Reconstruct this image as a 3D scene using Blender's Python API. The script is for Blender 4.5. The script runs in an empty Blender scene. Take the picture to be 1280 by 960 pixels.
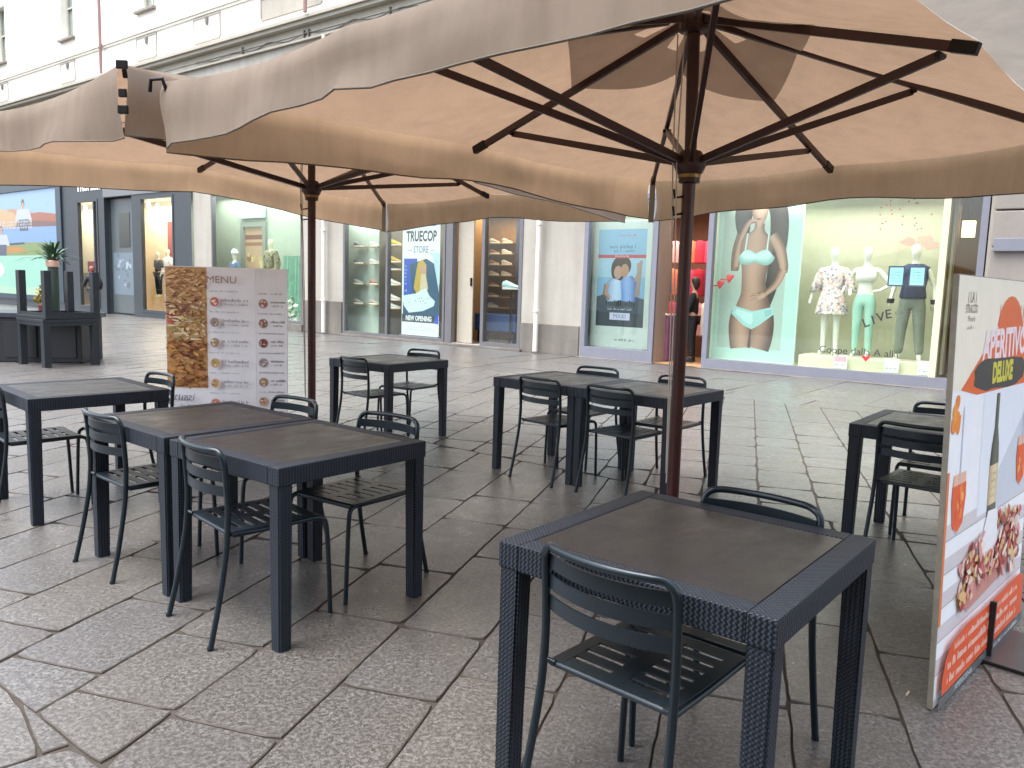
import bpy, bmesh, math, random
from mathutils import Vector, Matrix, noise
R = math.radians
PI = math.pi
SC = bpy.context.scene
COL = SC.collection

# ------------------------------------------------------------------ camera, world, sun, exposure
CAM_H = 1.436
cam_d = bpy.data.cameras.new('camera')
cam = bpy.data.objects.new('camera', cam_d)
COL.objects.link(cam)
cam_d.sensor_width = 36.0
cam_d.lens = 983.79 / 1280 * 36.0
cam_d.clip_start = 0.05
cam_d.clip_end = 600
pitch, roll = R(6.952), R(1.749)
_fw = Vector((0, math.cos(pitch), -math.sin(pitch)))
_up = Vector((0, math.sin(pitch), math.cos(pitch)))
_rt = Vector((1, 0, 0))
_r2 = _rt * math.cos(roll) + _up * math.sin(roll)
_u2 = -_rt * math.sin(roll) + _up * math.cos(roll)
CAMM = Matrix(((_r2.x, _u2.x, -_fw.x, 0), (_r2.y, _u2.y, -_fw.y, 0), (_r2.z, _u2.z, -_fw.z, CAM_H), (0, 0, 0, 1)))
cam.matrix_world = CAMM
SC.camera = cam

SUN_EL, SUN_AZ = 72.0, -150.0          # azimuth of the direction the light comes from (degrees from +x, ccw)
w = bpy.data.worlds.new('World')
SC.world = w
w.use_nodes = True
nt = w.node_tree
for n in list(nt.nodes):
    nt.nodes.remove(n)
sky = nt.nodes.new('ShaderNodeTexSky')
sky.sky_type = 'NISHITA'
sky.sun_disc = False
sky.sun_elevation = R(SUN_EL)
sky.sun_rotation = R(90 - SUN_AZ)
sky.air_density = 1.0
sky.dust_density = 4.0
hs = nt.nodes.new('ShaderNodeHueSaturation')
hs.inputs['Saturation'].default_value = 0.58
bg = nt.nodes.new('ShaderNodeBackground')
bg.inputs['Strength'].default_value = 0.15
wo = nt.nodes.new('ShaderNodeOutputWorld')
nt.links.new(sky.outputs[0], hs.inputs['Color'])
nt.links.new(hs.outputs[0], bg.inputs['Color'])
nt.links.new(bg.outputs[0], wo.inputs['Surface'])

sun_d = bpy.data.lights.new('sun', 'SUN')
sun_d.energy = 0.9
sun_d.angle = R(50)
sun_d.color = (1.0, 0.985, 0.965)
sun = bpy.data.objects.new('sun', sun_d)
COL.objects.link(sun)
_sd = Vector((math.cos(R(SUN_EL)) * math.cos(R(SUN_AZ)), math.cos(R(SUN_EL)) * math.sin(R(SUN_AZ)), math.sin(R(SUN_EL))))
sun.rotation_euler = _sd.to_track_quat('Z', 'Y').to_euler()

SC.view_settings.view_transform = 'Standard'
SC.view_settings.look = 'None'
SC.view_settings.gamma = 1.0
SC.view_settings.use_curve_mapping = False
SC.view_settings.exposure = 2.2
SC.cycles.max_bounces = 10
SC.cycles.transparent_max_bounces = 16
SC.cycles.use_denoising = True

# ------------------------------------------------------------------ facade frame: s along the wall, d behind it, z up
FAZ = R(-37.47)
AX = Vector((math.cos(FAZ), math.sin(FAZ), 0))
AN = Vector((-math.sin(FAZ), math.cos(FAZ), 0))
D0 = 14.4
def F(s, d=0.0, z=0.0):
    return AX * s + AN * (D0 + d) + Vector((0, 0, z))

# shop lamps: area lights under each shop ceiling (the shops in the photograph are lit)
def shop_lamp(s0, s1, d, z, power, col, size_y=1.2):
    L = bpy.data.lights.new('shop_ceiling_lamp', 'AREA')
    L.shape = 'RECTANGLE'
    L.size = abs(s1 - s0)
    L.size_y = size_y
    L.energy = power
    L.color = col
    o = bpy.data.objects.new('shop_ceiling_lamp', L)
    COL.objects.link(o)
    o.location = F((s0 + s1) / 2, d, z)
    o.rotation_euler = (0, 0, FAZ)
WARM, NEUT, MINT = (1.0, 0.86, 0.68), (1.0, 0.97, 0.9), (0.95, 1.0, 0.94)
shop_lamp(-35.0, -32.0, 0.7, 4.15, 35.3, WARM, 0.9)
shop_lamp(-29.8, -26.2, 0.8, 4.1, 42.8, WARM, 0.8)
shop_lamp(-24.5, -19.4, 0.55, 4.1, 30.0, MINT, 0.7)
shop_lamp(-17.4, -16.0, 0.38, 3.25, 5.0, MINT, 0.35)
shop_lamp(-15.5, -14.0, 0.9, 3.25, 7.6, NEUT, 0.7)
shop_lamp(-14.4, -11.2, 1.35, 3.25, 20.2, WARM, 0.7)
shop_lamp(-9.1, -7.7, 0.25, 3.1, 2.0, MINT, 0.3)
shop_lamp(-9.4, -6.7, 1.3, 3.15, 20.2, WARM, 0.8)
shop_lamp(-6.1, -2.5, 0.50, 3.12, 12.8, NEUT, 0.5)
shop_lamp(-3.4, -1.9, 1.7, 3.1, 5.0, WARM, 0.8)

# ------------------------------------------------------------------ materials
def srgb(h):
    h = h.lstrip('#')
    v = [int(h[i:i + 2], 16) / 255 for i in (0, 2, 4)]
    return tuple(c / 12.92 if c <= 0.04045 else ((c + 0.055) / 1.055) ** 2.4 for c in v)
MATS = {}
class NB:
    """small node-building helper"""
    def __init__(self, name):
        self.m = bpy.data.materials.new(name)
        self.m.use_nodes = True
        self.t = self.m.node_tree
        self.p = self.t.nodes['Principled BSDF']
        self.out = self.t.nodes['Material Output']
    def n(self, typ, **kw):
        nd = self.t.nodes.new(typ)
        for k, v in kw.items():
            if k in nd.inputs:
                nd.inputs[k].default_value = v
            else:
                setattr(nd, k, v)
        return nd
    def l(self, a, b):
        self.t.links.new(a, b)
    def coord(self, kind='Object'):
        return self.n('ShaderNodeTexCoord').outputs[kind]
    def noise(self, vec, scale, detail=6, rough=0.55):
        nd = self.n('ShaderNodeTexNoise')
        nd.inputs['Scale'].default_value = scale
        nd.inputs['Detail'].default_value = detail
        nd.inputs['Roughness'].default_value = rough
        self.l(vec, nd.inputs['Vector'])
        return nd.outputs['Fac']
    def ramp(self, fac, stops):
        nd = self.n('ShaderNodeValToRGB')
        e = nd.color_ramp.elements
        while len(e) < len(stops):
            e.new(0.5)
        for k, (p, c) in enumerate(stops):
            e[k].position = p
            e[k].color = (*c, 1) if len(c) == 3 else c
        self.l(fac, nd.inputs['Fac'])
        return nd.outputs['Color']
    def mix(self, fac, a, b, mode='MIX'):
        nd = self.n('ShaderNodeMix', data_type='RGBA', blend_type=mode)
        for sock, v in ((nd.inputs[0], fac), (nd.inputs[6], a), (nd.inputs[7], b)):
            if isinstance(v, (int, float)):
                sock.default_value = v
            elif isinstance(v, tuple):
                sock.default_value = (*v, 1)
            else:
                self.l(v, sock)
        return nd.outputs[2]
    def math(self, op, a, b=None):
        nd = self.n('ShaderNodeMath', operation=op)
        for i, v in enumerate((a, b)):
            if v is None:
                continue
            if isinstance(v, (int, float)):
                nd.inputs[i].default_value = v
            else:
                self.l(v, nd.inputs[i])
        return nd.outputs[0]
    def bump(self, h, strength, dist=0.01):
        nd = self.n('ShaderNodeBump')
        nd.inputs['Strength'].default_value = strength
        nd.inputs['Distance'].default_value = dist
        self.l(h, nd.inputs['Height'])
        self.l(nd.outputs[0], self.p.inputs['Normal'])
        return nd

def mat(name, col, rough=0.6, metal=0.0, emit=0.0, var=0.06, nscale=6.0, bump=0.0):
    """plain procedural paint / plastic / cloth with slight unevenness"""
    key = (name, col, rough, metal, emit)
    if key in MATS:
        return MATS[key]
    c = srgb(col) if isinstance(col, str) else col
    b = NB(name)
    f = b.noise(b.coord(), nscale)
    cc = b.mix(f, tuple(x * (1 - var * 2) for x in c), tuple(min(1, x * (1 + var * 2)) for x in c))
    b.l(cc, b.p.inputs['Base Color'])
    b.p.inputs['Roughness'].default_value = rough
    b.p.inputs['Metallic'].default_value = metal
    if emit:
        b.l(cc, b.p.inputs['Emission Color'])
        b.p.inputs['Emission Strength'].default_value = emit
    if bump:
        b.bump(b.noise(b.coord(), nscale * 8), bump)
    MATS[key] = b.m
    return b.m

def m_plaster(name, col, col2, stain=0.5, gloss=0.8):
    b = NB(name)
    v = b.coord()
    big = b.noise(v, 0.6, 8, 0.65)
    fine = b.noise(v, 9, 8, 0.6)
    mp = b.n('ShaderNodeMapping')
    mp.inputs['Scale'].default_value = (3.0, 3.0, 0.25)
    b.l(v, mp.inputs['Vector'])
    streak = b.noise(mp.outputs[0], 1.2, 6)
    f = b.math('MULTIPLY', b.math('ADD', b.math('MULTIPLY', big, 0.6), b.math('MULTIPLY', streak, 0.4)), 1.0)
    fr = b.ramp(f, [(0.38, (0, 0, 0)), (0.68, (1, 1, 1))])
    c = b.mix(b.math('MULTIPLY', fr, stain), srgb(col), srgb(col2))
    c = b.mix(b.math('MULTIPLY', fine, 0.18), c, tuple(x * 0.6 for x in srgb(col2)))
    b.l(c, b.p.inputs['Base Color'])
    b.p.inputs['Roughness'].default_value = gloss
    b.bump(fine, 0.25, 0.01)
    return b.m

def m_stone():
    b = NB('paving granite')
    v = b.coord()
    geo = b.n('ShaderNodeNewGeometry')
    rnd = geo.outputs['Random Per Island']
    tone = b.ramp(rnd, [(0.0, srgb('#3c3935')), (0.15, srgb('#4a4b4b')), (0.3, srgb('#423f3a')), (0.45, srgb('#515253')), (0.6, srgb('#45413b')), (0.75, srgb('#4c4c4c')), (0.88, srgb('#464038')), (1.0, srgb('#565652'))])
    sp = b.noise(v, 62, 4, 0.85)
    sp2 = b.noise(v, 24, 6, 0.8)
    big = b.noise(v, 1.1, 8, 0.6)
    mid = b.noise(v, 6.5, 8, 0.68)
    c = b.mix(b.ramp(sp, [(0.44, (0, 0, 0)), (0.60, (1, 1, 1))]), b.mix(0.46, tone, (0.03, 0.028, 0.027)), b.mix(0.17, tone, (0.8, 0.79, 0.78)))
    c = b.mix(b.math('MULTIPLY', b.ramp(sp2, [(0.40, (0, 0, 0)), (0.66, (1, 1, 1))]), 0.45), c, b.mix(0.5, tone, (0.045, 0.04, 0.037)))
    c = b.mix(b.math('MULTIPLY', b.ramp(mid, [(0.42, (0, 0, 0)), (0.72, (1, 1, 1))]), 0.40), c, (0.05, 0.044, 0.04))
    c = b.mix(b.math('MULTIPLY', b.ramp(big, [(0.40, (0, 0, 0)), (0.7, (1, 1, 1))]), 0.35), c, (0.05, 0.045, 0.041))
    b.l(c, b.p.inputs['Base Color'])
    ro = b.ramp(b.math('ADD', b.math('MULTIPLY', mid, 0.6), b.math('MULTIPLY', sp2, 0.4)), [(0.3, (0.20,) * 3), (0.7, (0.44,) * 3)])
    b.l(ro, b.p.inputs['Roughness'])
    b.p.inputs['Specular IOR Level'].default_value = 0.8
    h = b.math('ADD', b.math('MULTIPLY', sp2, 0.7), b.math('ADD', b.math('MULTIPLY', mid, 1.6), b.math('MULTIPLY', sp, 0.25)))
    b.bump(h, 0.35, 0.006)
    return b.m

def m_weave(name, col, light):
    """moulded rattan weave: woven cells in relief"""
    b = NB(name)
    sx = b.n('ShaderNodeSeparateXYZ')
    b.l(b.coord(), sx.inputs[0])
    x, y, z = sx.outputs
    K = 2 * PI / 0.0135
    def s(e, ph=0.0, k=K):
        return b.math('SINE', b.math('ADD', b.math('MULTIPLY', e, k), ph))
    u = b.math('ADD', x, y)
    t1 = b.math('MULTIPLY', s(x), s(y))
    t2 = b.math('MULTIPLY', s(u), s(z))
    h = b.math('ADD', t1, b.math('MULTIPLY', t2, 0.9))
    h = b.math('ADD', h, b.math('MULTIPLY', b.noise(b.coord(), 120, 3), 0.7))
    h = b.math('MULTIPLY', b.math('ADD', h, 1.6), 0.3)
    c = b.mix(b.ramp(h, [(0.45, (0, 0, 0)), (0.8, (1, 1, 1))]), srgb(col), srgb(light))  # ridge tops coloured lighter than hollows, glints put into the base colour
    b.l(c, b.p.inputs['Base Color'])
    b.p.inputs['Roughness'].default_value = 0.5
    b.p.inputs['Specular IOR Level'].default_value = 0.32
    b.bump(h, 0.75, 0.004)
    return b.m

def m_tabletop():
    b = NB('table resin top')
    v = b.coord()
    n1 = b.noise(v, 5, 8, 0.7)
    n2 = b.noise(v, 300, 2)
    mp = b.n('ShaderNodeMapping')
    mp.inputs['Scale'].default_value = (2.2, 7.0, 1.0)
    mp.inputs['Rotation'].default_value = (0, 0, 0.6)
    b.l(v, mp.inputs['Vector'])
    n1 = b.math('ADD', b.math('MULTIPLY', n1, 0.6), b.math('MULTIPLY', b.noise(mp.outputs[0], 1.7, 7, 0.65), 0.4))
    oi = b.n('ShaderNodeObjectInfo')
    c = b.mix(b.ramp(n1, [(0.40, (0, 0, 0)), (0.62, (1, 1, 1))]), srgb('#101114'), srgb('#1c1c1f'))
    b.l(c, b.p.inputs['Base Color'])
    b.l(b.ramp(n1, [(0.40, (0.28,) * 3), (0.62, (0.50,) * 3)]), b.p.inputs['Roughness'])
    b.bump(n2, 0.12, 0.002)
    b.p.inputs['Specular IOR Level'].default_value = 0.6
    return b.m

def m_canvas(name, refl, trans, share, dirt=0.5):
    b = NB(name)
    v = b.coord()
    f = b.noise(v, 1.3, 9, 0.65)
    weave = b.noise(v, 420, 2)
    mp = b.n('ShaderNodeMapping')
    mp.inputs['Scale'].default_value = (5, 5, 0.8)
    b.l(v, mp.inputs['Vector'])
    st = b.noise(mp.outputs[0], 2.0, 7, 0.6)
    fac = b.ramp(b.math('ADD', b.math('MULTIPLY', f, 0.55), b.math('MULTIPLY', st, 0.45)), [(0.42, (0, 0, 0)), (0.66, (1, 1, 1))])
    fac = b.math('MULTIPLY', fac, dirt)
    d = b.n('ShaderNodeBsdfDiffuse')
    t = b.n('ShaderNodeBsdfTranslucent')
    b.l(b.mix(fac, srgb(refl), tuple(x * 0.62 for x in srgb(refl))), d.inputs['Color'])
    b.l(b.mix(fac, srgb(trans), tuple(x * 0.72 for x in srgb(trans))), t.inputs['Color'])
    bp = b.n('ShaderNodeBump')
    bp.inputs['Strength'].default_value = 0.12
    bp.inputs['Distance'].default_value = 0.003
    b.l(b.math('ADD', weave, b.math('MULTIPLY', st, 2.0)), bp.inputs['Height'])
    b.l(bp.outputs[0], d.inputs['Normal'])
    mx = b.n('ShaderNodeMixShader')
    mx.inputs[0].default_value = share
    b.l(d.outputs[0], mx.inputs[1])
    b.l(t.outputs[0], mx.inputs[2])
    b.l(mx.outputs[0], b.out.inputs['Surface'])
    return b.m

def m_glass():
    b = NB('shop glass')
    tr = b.n('ShaderNodeBsdfTransparent')
    tr.inputs['Color'].default_value = (0.93, 0.97, 0.95, 1)
    gl = b.n('ShaderNodeBsdfGlossy')
    gl.inputs['Roughness'].default_value = 0.03
    lw = b.n('ShaderNodeLayerWeight')
    lw.inputs['Blend'].default_value = 0.5
    frv = b.math('ADD', b.math('MULTIPLY', b.math('POWER', lw.outputs['Facing'], 5.0), 0.9), 0.05)
    nf = b.noise(b.coord(), 0.7, 2)
    bp = b.n('ShaderNodeBump')
    bp.inputs['Strength'].default_value = 0.05
    bp.inputs['Distance'].default_value = 0.05
    b.l(nf, bp.inputs['Height'])
    b.l(bp.outputs[0], gl.inputs['Normal'])
    mx = b.n('ShaderNodeMixShader')
    b.l(frv, mx.inputs[0])
    b.l(tr.outputs[0], mx.inputs[1])
    b.l(gl.outputs[0], mx.inputs[2])
    b.l(mx.outputs[0], b.out.inputs['Surface'])
    return b.m

M_STONE = m_stone()
M_GROUT = mat('joint dirt', '#3c3630', 0.95, var=0.2, nscale=30)
M_UPPER = m_plaster('upper plaster', '#efece2', '#cfcabd', 0.35)
M_LOWER = m_plaster('lower plaster', '#a5a197', '#7f7a70', 0.65)
M_BEIGE = m_plaster('band plaster', '#aaa597', '#88837a', 0.5)
M_PLINTH = m_plaster('plinth stone', '#77726a', '#4d4842', 0.95)
M_PILAST = m_plaster('pilaster stone', '#8d8780', '#6c665f', 0.6)
M_GLASS = m_glass()
M_WEAVE = m_weave('rattan weave', '#0a0e15', '#2a3340')
M_TOP = m_tabletop()
M_RESIN = mat('table leg resin', '#1b2029', 0.45, var=0.12, nscale=40, bump=0.1)
M_METAL = mat('chair paint', '#1c272e', 0.30, 0.35, var=0.05, nscale=30)
M_SLAT = mat('chair slat paint', '#1e282f', 0.36, 0.25, var=0.07, nscale=14)
M_MAHOG = mat('mahogany stained wood', '#351914', 0.45, var=0.22, nscale=12)
M_POLE = mat('umbrella pole wood', '#42201a', 0.4, var=0.2, nscale=9)
M_DARKMET = mat('dark metal fitting', '#1d1a1a', 0.4, 0.6)
M_BRASS = mat('brass fitting', '#8a7246', 0.35, 0.8)
M_CANOPY = m_canvas('canopy canvas', '#837a70', '#8d7560', 0.43, 0.62)
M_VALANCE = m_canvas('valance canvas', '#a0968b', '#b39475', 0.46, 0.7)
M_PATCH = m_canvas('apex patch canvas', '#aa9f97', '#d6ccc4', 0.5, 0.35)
M_LIT_VAL = m_canvas('lit flap canvas', '#6f6c68', '#8a857e', 0.42, 0.8)  # copy of the valance canvas, its colour toned for light on the flipped strip
M_STRAP = mat('grey strap', '#8f8b84', 0.8)
M_ROPE = mat('white cord', '#b9b2a6', 0.8)
M_DARKFR = mat('anthracite shop paint', '#2c3238', 0.45, var=0.08, nscale=2)
M_GREYFR = mat('grey aluminium frame', '#6c6b6d', 0.4, 0.5)
M_LILAC = mat('white painted frame', '#6f717b', 0.45)
M_BLACK = mat('black', '#141417', 0.6)

# ------------------------------------------------------------------ mesh helpers
class MB:
    """collects shapes into one mesh"""
    def __init__(self):
        self.bm = bmesh.new()
    def quad(self, pts, mi=0):
        vs = [self.bm.verts.new(p) for p in pts]
        f = self.bm.faces.new(vs)
        f.material_index = mi
        return f
    def box(self, lo, hi, mi=0, bev=0.0, M=None):
        lo, hi = Vector(lo), Vector(hi)
        c = [(x, y, z) for z in (lo.z, hi.z) for y in (lo.y, hi.y) for x in (lo.x, hi.x)]
        t = bmesh.new()
        vs = [t.verts.new(p) for p in c]
        for q in ((0, 2, 3, 1), (4, 5, 7, 6), (0, 1, 5, 4), (2, 6, 7, 3), (0, 4, 6, 2), (1, 3, 7, 5)):
            t.faces.new([vs[i] for i in q])
        if bev:
            bmesh.ops.bevel(t, geom=t.edges[:], offset=bev, segments=2, affect='EDGES', profile=0.6)
        if M is not None:
            bmesh.ops.transform(t, matrix=M, verts=t.verts)
        self.add(t, mi)
    def add(self, t, mi=0):
        mp = {}
        for v in t.verts:
            mp[v] = self.bm.verts.new(v.co)
        for f in t.faces:
            try:
                g = self.bm.faces.new([mp[v] for v in f.verts])
                g.material_index = mi if mi is not None else f.material_index
            except ValueError:
                pass
        t.free()
    def bar(self, a, b, w, h, bev=0.0, mi=0, up=(0, 0, 1)):
        a, b = Vector(a), Vector(b)
        d = b - a
        L = d.length
        q = d.to_track_quat('Y', 'Z').to_matrix().to_4x4()
        M = Matrix.Translation(a) @ q
        self.box((-w / 2, 0, -h / 2), (w / 2, L, h / 2), mi, bev, M)
    def tube(self, pts, r, n=10, mi=0, cap=True):
        pts = [Vector(p) for p in pts]
        rr = r if isinstance(r, (list, tuple)) else [r] * len(pts)
        rings = []
        prev = None
        for i, p in enumerate(pts):
            if i == 0:
                d = pts[1] - p
            elif i == len(pts) - 1:
                d = p - pts[-2]
            else:
                d = (pts[i + 1] - p).normalized() + (p - pts[i - 1]).normalized()
            d.normalize()
            if prev is None:
                ref = Vector((0, 0, 1)) if abs(d.z) < 0.9 else Vector((1, 0, 0))
                u = d.cross(ref).normalized()
            else:
                u = (prev - d * prev.dot(d)).normalized()
            prev = u
            v = d.cross(u)
            rings.append([self.bm.verts.new(p + (u * math.cos(2 * PI * k / n) + v * math.sin(2 * PI * k / n)) * rr[i]) for k in range(n)])
        for a, b in zip(rings, rings[1:]):
            for k in range(n):
                f = self.bm.faces.new((a[k], a[(k + 1) % n], b[(k + 1) % n], b[k]))
                f.material_index = mi
        if cap:
            self.bm.faces.new(list(reversed(rings[0]))).material_index = mi
            self.bm.faces.new(rings[-1]).material_index = mi
    def lathe(self, prof, c=(0, 0, 0), n=20, mi=0):
        rings = []
        for r, z in prof:
            rings.append([self.bm.verts.new((c[0] + r * math.cos(2 * PI * k / n), c[1] + r * math.sin(2 * PI * k / n), c[2] + z)) for k in range(n)])
        for a, b in zip(rings, rings[1:]):
            for k in range(n):
                self.bm.faces.new((a[k], a[(k + 1) % n], b[(k + 1) % n], b[k])).material_index = mi
        self.bm.faces.new(list(reversed(rings[0]))).material_index = mi
        self.bm.faces.new(rings[-1]).material_index = mi
    def loft(self, secs, n=16, mi=0, M=None):
        """secs: (cx, cy, cz, rx, ry) horizontal ellipses from bottom to top"""
        rings = []
        for cx, cy, cz, rx, ry in secs:
            ring = []
            for k in range(n):
                p = Vector((cx + rx * math.cos(2 * PI * k / n), cy + ry * math.sin(2 * PI * k / n), cz))
                ring.append(self.bm.verts.new(M @ p if M is not None else p))
            rings.append(ring)
        for a, b in zip(rings, rings[1:]):
            for k in range(n):
                self.bm.faces.new((a[k], a[(k + 1) % n], b[(k + 1) % n], b[k])).material_index = mi
        self.bm.faces.new(list(reversed(rings[0]))).material_index = mi
        self.bm.faces.new(rings[-1]).material_index = mi
    def build(self, name, mats, parent=None, smooth=False, loc=None, rz=None, auto=None):
        bmesh.ops.recalc_face_normals(self.bm, faces=self.bm.faces[:])
        me = bpy.data.meshes.new(name)
        self.bm.to_mesh(me)
        self.bm.free()
        for m in (mats if isinstance(mats, (list, tuple)) else [mats]):
            me.materials.append(m)
        if smooth:
            for p in me.polygons:
                p.use_smooth = True
            if auto:
                me.set_sharp_from_angle(angle=R(auto))
        o = bpy.data.objects.new(name, me)
        COL.objects.link(o)
        if parent is not None:
            o.parent = parent
        if loc is not None:
            o.location = loc
        if rz is not None:
            o.rotation_euler = (0, 0, rz)
        return o

def tag(o, label=None, cat=None, group=None, kind=None):
    if label: o['label'] = label
    if cat: o['category'] = cat
    if group: o['group'] = group
    if kind: o['kind'] = kind
    return o
def thing(name, label, cat, loc=(0, 0, 0), rz=0.0, group=None):
    o = bpy.data.objects.new(name, None)
    o.empty_display_size = 0.1
    COL.objects.link(o)
    o.location = loc
    o.rotation_euler = (0, 0, rz)
    return tag(o, label, cat, group)
def dup(root, loc, rz, label, group=None):
    r = root.copy()
    COL.objects.link(r)
    r.location = loc
    r.rotation_euler = (0, 0, rz)
    r['label'] = label
    if group: r['group'] = group
    for ch in list(root.children):
        c = ch.copy(); COL.objects.link(c); c.parent = r
        for g in list(ch.children):
            e = g.copy(); COL.objects.link(e); e.parent = c
    return r

def text_bm(s, size, shear=0.0, sx=1.0, bold=0.0):
    cu = bpy.data.curves.new('lettering', 'FONT')
    cu.body = s
    cu.size = size
    cu.align_x = 'CENTER'
    cu.align_y = 'CENTER'
    cu.shear = shear
    cu.offset = bold
    cu.resolution_u = 3
    o = bpy.data.objects.new('lettering', cu)
    COL.objects.link(o)
    dg = bpy.context.evaluated_depsgraph_get()
    dg.update()
    me = bpy.data.meshes.new_from_object(o.evaluated_get(dg))
    bpy.data.objects.remove(o)
    bpy.data.curves.remove(cu)
    t = bmesh.new()
    t.from_mesh(me)
    bpy.data.meshes.remove(me)
    for v in t.verts:
        v.co.x *= sx
    return t

class Print:
    """flat print: coloured shapes laid over each other in x (right) / z (up), facing -y"""
    def __init__(self, rough=0.5, emit=0.0, step=0.00005, tone=1.0):
        self.tone = tone
        self.mb = MB(); self.cols = []; self.lay = 0; self.rough = rough; self.emit = emit; self.step = step
    def mi(self, c):
        if c not in self.cols:
            self.cols.append(c)
        return self.cols.index(c)
    def poly(self, pts, c):
        self.lay += 1
        y = -self.step * self.lay
        try:
            self.mb.quad([(p[0], y, p[1]) for p in pts], self.mi(c))
        except ValueError:
            pass
        return self
    def rect(self, x0, z0, x1, z1, c):
        return self.poly([(x0, z0), (x1, z0), (x1, z1), (x0, z1)], c)
    def disc(self, x, z, rx, rz, c, n=20, jit=0.0, rnd=None, rot=0.0):
        pts = []
        for k in range(n):
            a = 2 * PI * k / n
            q = 1 + (rnd.uniform(-jit, jit) if rnd else 0)
            px, pz = rx * math.cos(a) * q, rz * math.sin(a) * q
            pts.append((x + px * math.cos(rot) - pz * math.sin(rot), z + px * math.sin(rot) + pz * math.cos(rot)))
        return self.poly(pts, c)
    def text(self, s, x, z, size, c, shear=0.0, sx=1.0, bold=0.0, rot=0.0):
        t = text_bm(s, size, shear, sx, bold)
        self.lay += 1
        y = -self.step * self.lay
        cs, sn = math.cos(rot), math.sin(rot)
        for v in t.verts:
            a, b2 = v.co.x, v.co.y
            v.co = Vector((x + a * cs - b2 * sn, y, z + a * sn + b2 * cs))
        self.mb.add(t, self.mi(c))
        return self
    def limb(self, pts, dark, light, n=9, lit=.35):
        """a rounded form in a printed photograph: strips across its width from dark to light"""
        D, Lc = [int(dark[i:i + 2], 16) for i in (1, 3, 5)], [int(light[i:i + 2], 16) for i in (1, 3, 5)]
        P = [Vector((p[0], p[1])) for p in pts]
        W = [p[2] for p in pts]
        T = []
        for i in range(len(P)):
            d = P[min(i + 1, len(P) - 1)] - P[max(i - 1, 0)]
            d.normalize()
            T.append(Vector((-d.y, d.x)))
        self.lay += 1
        y = -self.step * self.lay
        for k in range(n):
            a, b = -1 + 2 * k / n, -1 + 2 * (k + 1) / n
            f = max(0, 1 - ((a + b) / 2 - lit) ** 2 / 1.5)
            f = f ** 1.4
            c = '#%02x%02x%02x' % tuple(int(D[q] + (Lc[q] - D[q]) * f) for q in range(3))
            mi = self.mi(c)
            for i in range(len(P) - 1):
                q = [P[i] + T[i] * W[i] * a, P[i] + T[i] * W[i] * b, P[i + 1] + T[i + 1] * W[i + 1] * b, P[i + 1] + T[i + 1] * W[i + 1] * a]
                self.mb.quad([(v.x, y, v.y) for v in q], mi)
        return self
    def words(self, x0, x1, z, h, c, rnd, fill=0.8):
        """a line of print too small to read: rows of little strokes"""
        self.lay += 1
        y = -self.step * self.lay
        x = x0
        k = self.mi(c)
        while x < x1:
            if rnd.random() < fill:
                ww = h * rnd.uniform(0.12, 0.3)
                hh = h * rnd.choice((0.6, 0.6, 0.7, 1.0))
                self.mb.quad([(x, y, z), (x + ww, y, z), (x + ww, y, z + hh), (x, y, z + hh)], k)
                x += ww + h * 0.18
            else:
                x += h * 0.5
        return self
    def build(self, name, parent=None, loc=None, rz=None, matname='print', rough=None):
        ms = [mat(matname, tuple(round(v * self.tone, 4) for v in srgb(c)), self.rough, 0, self.emit, var=0.04, nscale=9) for c in self.cols]
        return self.mb.build(name, ms, parent, loc=loc, rz=rz)

def skin(name, J, E, mat_, parent=None, sub=2, loc=None, rz=None, keep=False):
    """one continuous tapered surface grown round a skeleton"""
    names = list(J)
    me = bpy.data.meshes.new(name)
    me.from_pydata([J[k][:3] for k in names], [(names.index(a), names.index(b)) for a, b in E], [])
    o = bpy.data.objects.new(name, me)
    COL.objects.link(o)
    md = o.modifiers.new('skin', 'SKIN')
    md.use_smooth_shade = True
    for i, k in enumerate(names):
        r = J[k][3:]
        sv = me.skin_vertices[0].data[i]
        sv.radius = (r[0], r[-1])
        sv.use_root = (i == 0)
    sb = o.modifiers.new('sub', 'SUBSURF')
    sb.levels = sub
    sb.render_levels = sub
    dg = bpy.context.evaluated_depsgraph_get()
    dg.update()
    nm = bpy.data.meshes.new_from_object(o.evaluated_get(dg))
    o.modifiers.clear()
    o.data = nm
    nm.name = name
    bpy.data.meshes.remove(me)
    nm.materials.clear()
    nm.materials.append(mat_)
    for p in nm.polygons:
        p.use_smooth = True
    if parent is not None:
        o.parent = parent
    if loc is not None:
        o.location = loc
    if rz is not None:
        o.rotation_euler = (0, 0, rz)
    return o

def smooth_path(pts, n=6):
    """Catmull-Rom through the points"""
    P = [Vector(p) for p in pts]
    P = [P[0] * 2 - P[1]] + P + [P[-1] * 2 - P[-2]]
    out = []
    for i in range(1, len(P) - 2):
        a, b, c, d = P[i - 1:i + 3]
        for k in range(n):
            t = k / n
            out.append(0.5 * ((2 * b) + (c - a) * t + (2 * a - 5 * b + 4 * c - d) * t * t + (3 * b - a - 3 * c + d) * t ** 3))
    out.append(P[-2])
    return out

# ================================================================== THE GROUND
g = MB()
g.quad([(-160, -60, -0.010), (160, -60, -0.010), (160, 160, -0.010), (-160, 160, -0.010)])
tag(g.build('ground', M_GROUT), kind='structure')

CAMI = CAMM.inverted()
def to_px(p):
    q = CAMI @ Vector((p[0], p[1], p[2] if len(p) > 2 else 0))
    if q.z > -0.3:
        return None
    return (640 + 983.79 * q.x / -q.z, 480 - 983.79 * q.y / -q.z)

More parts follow.
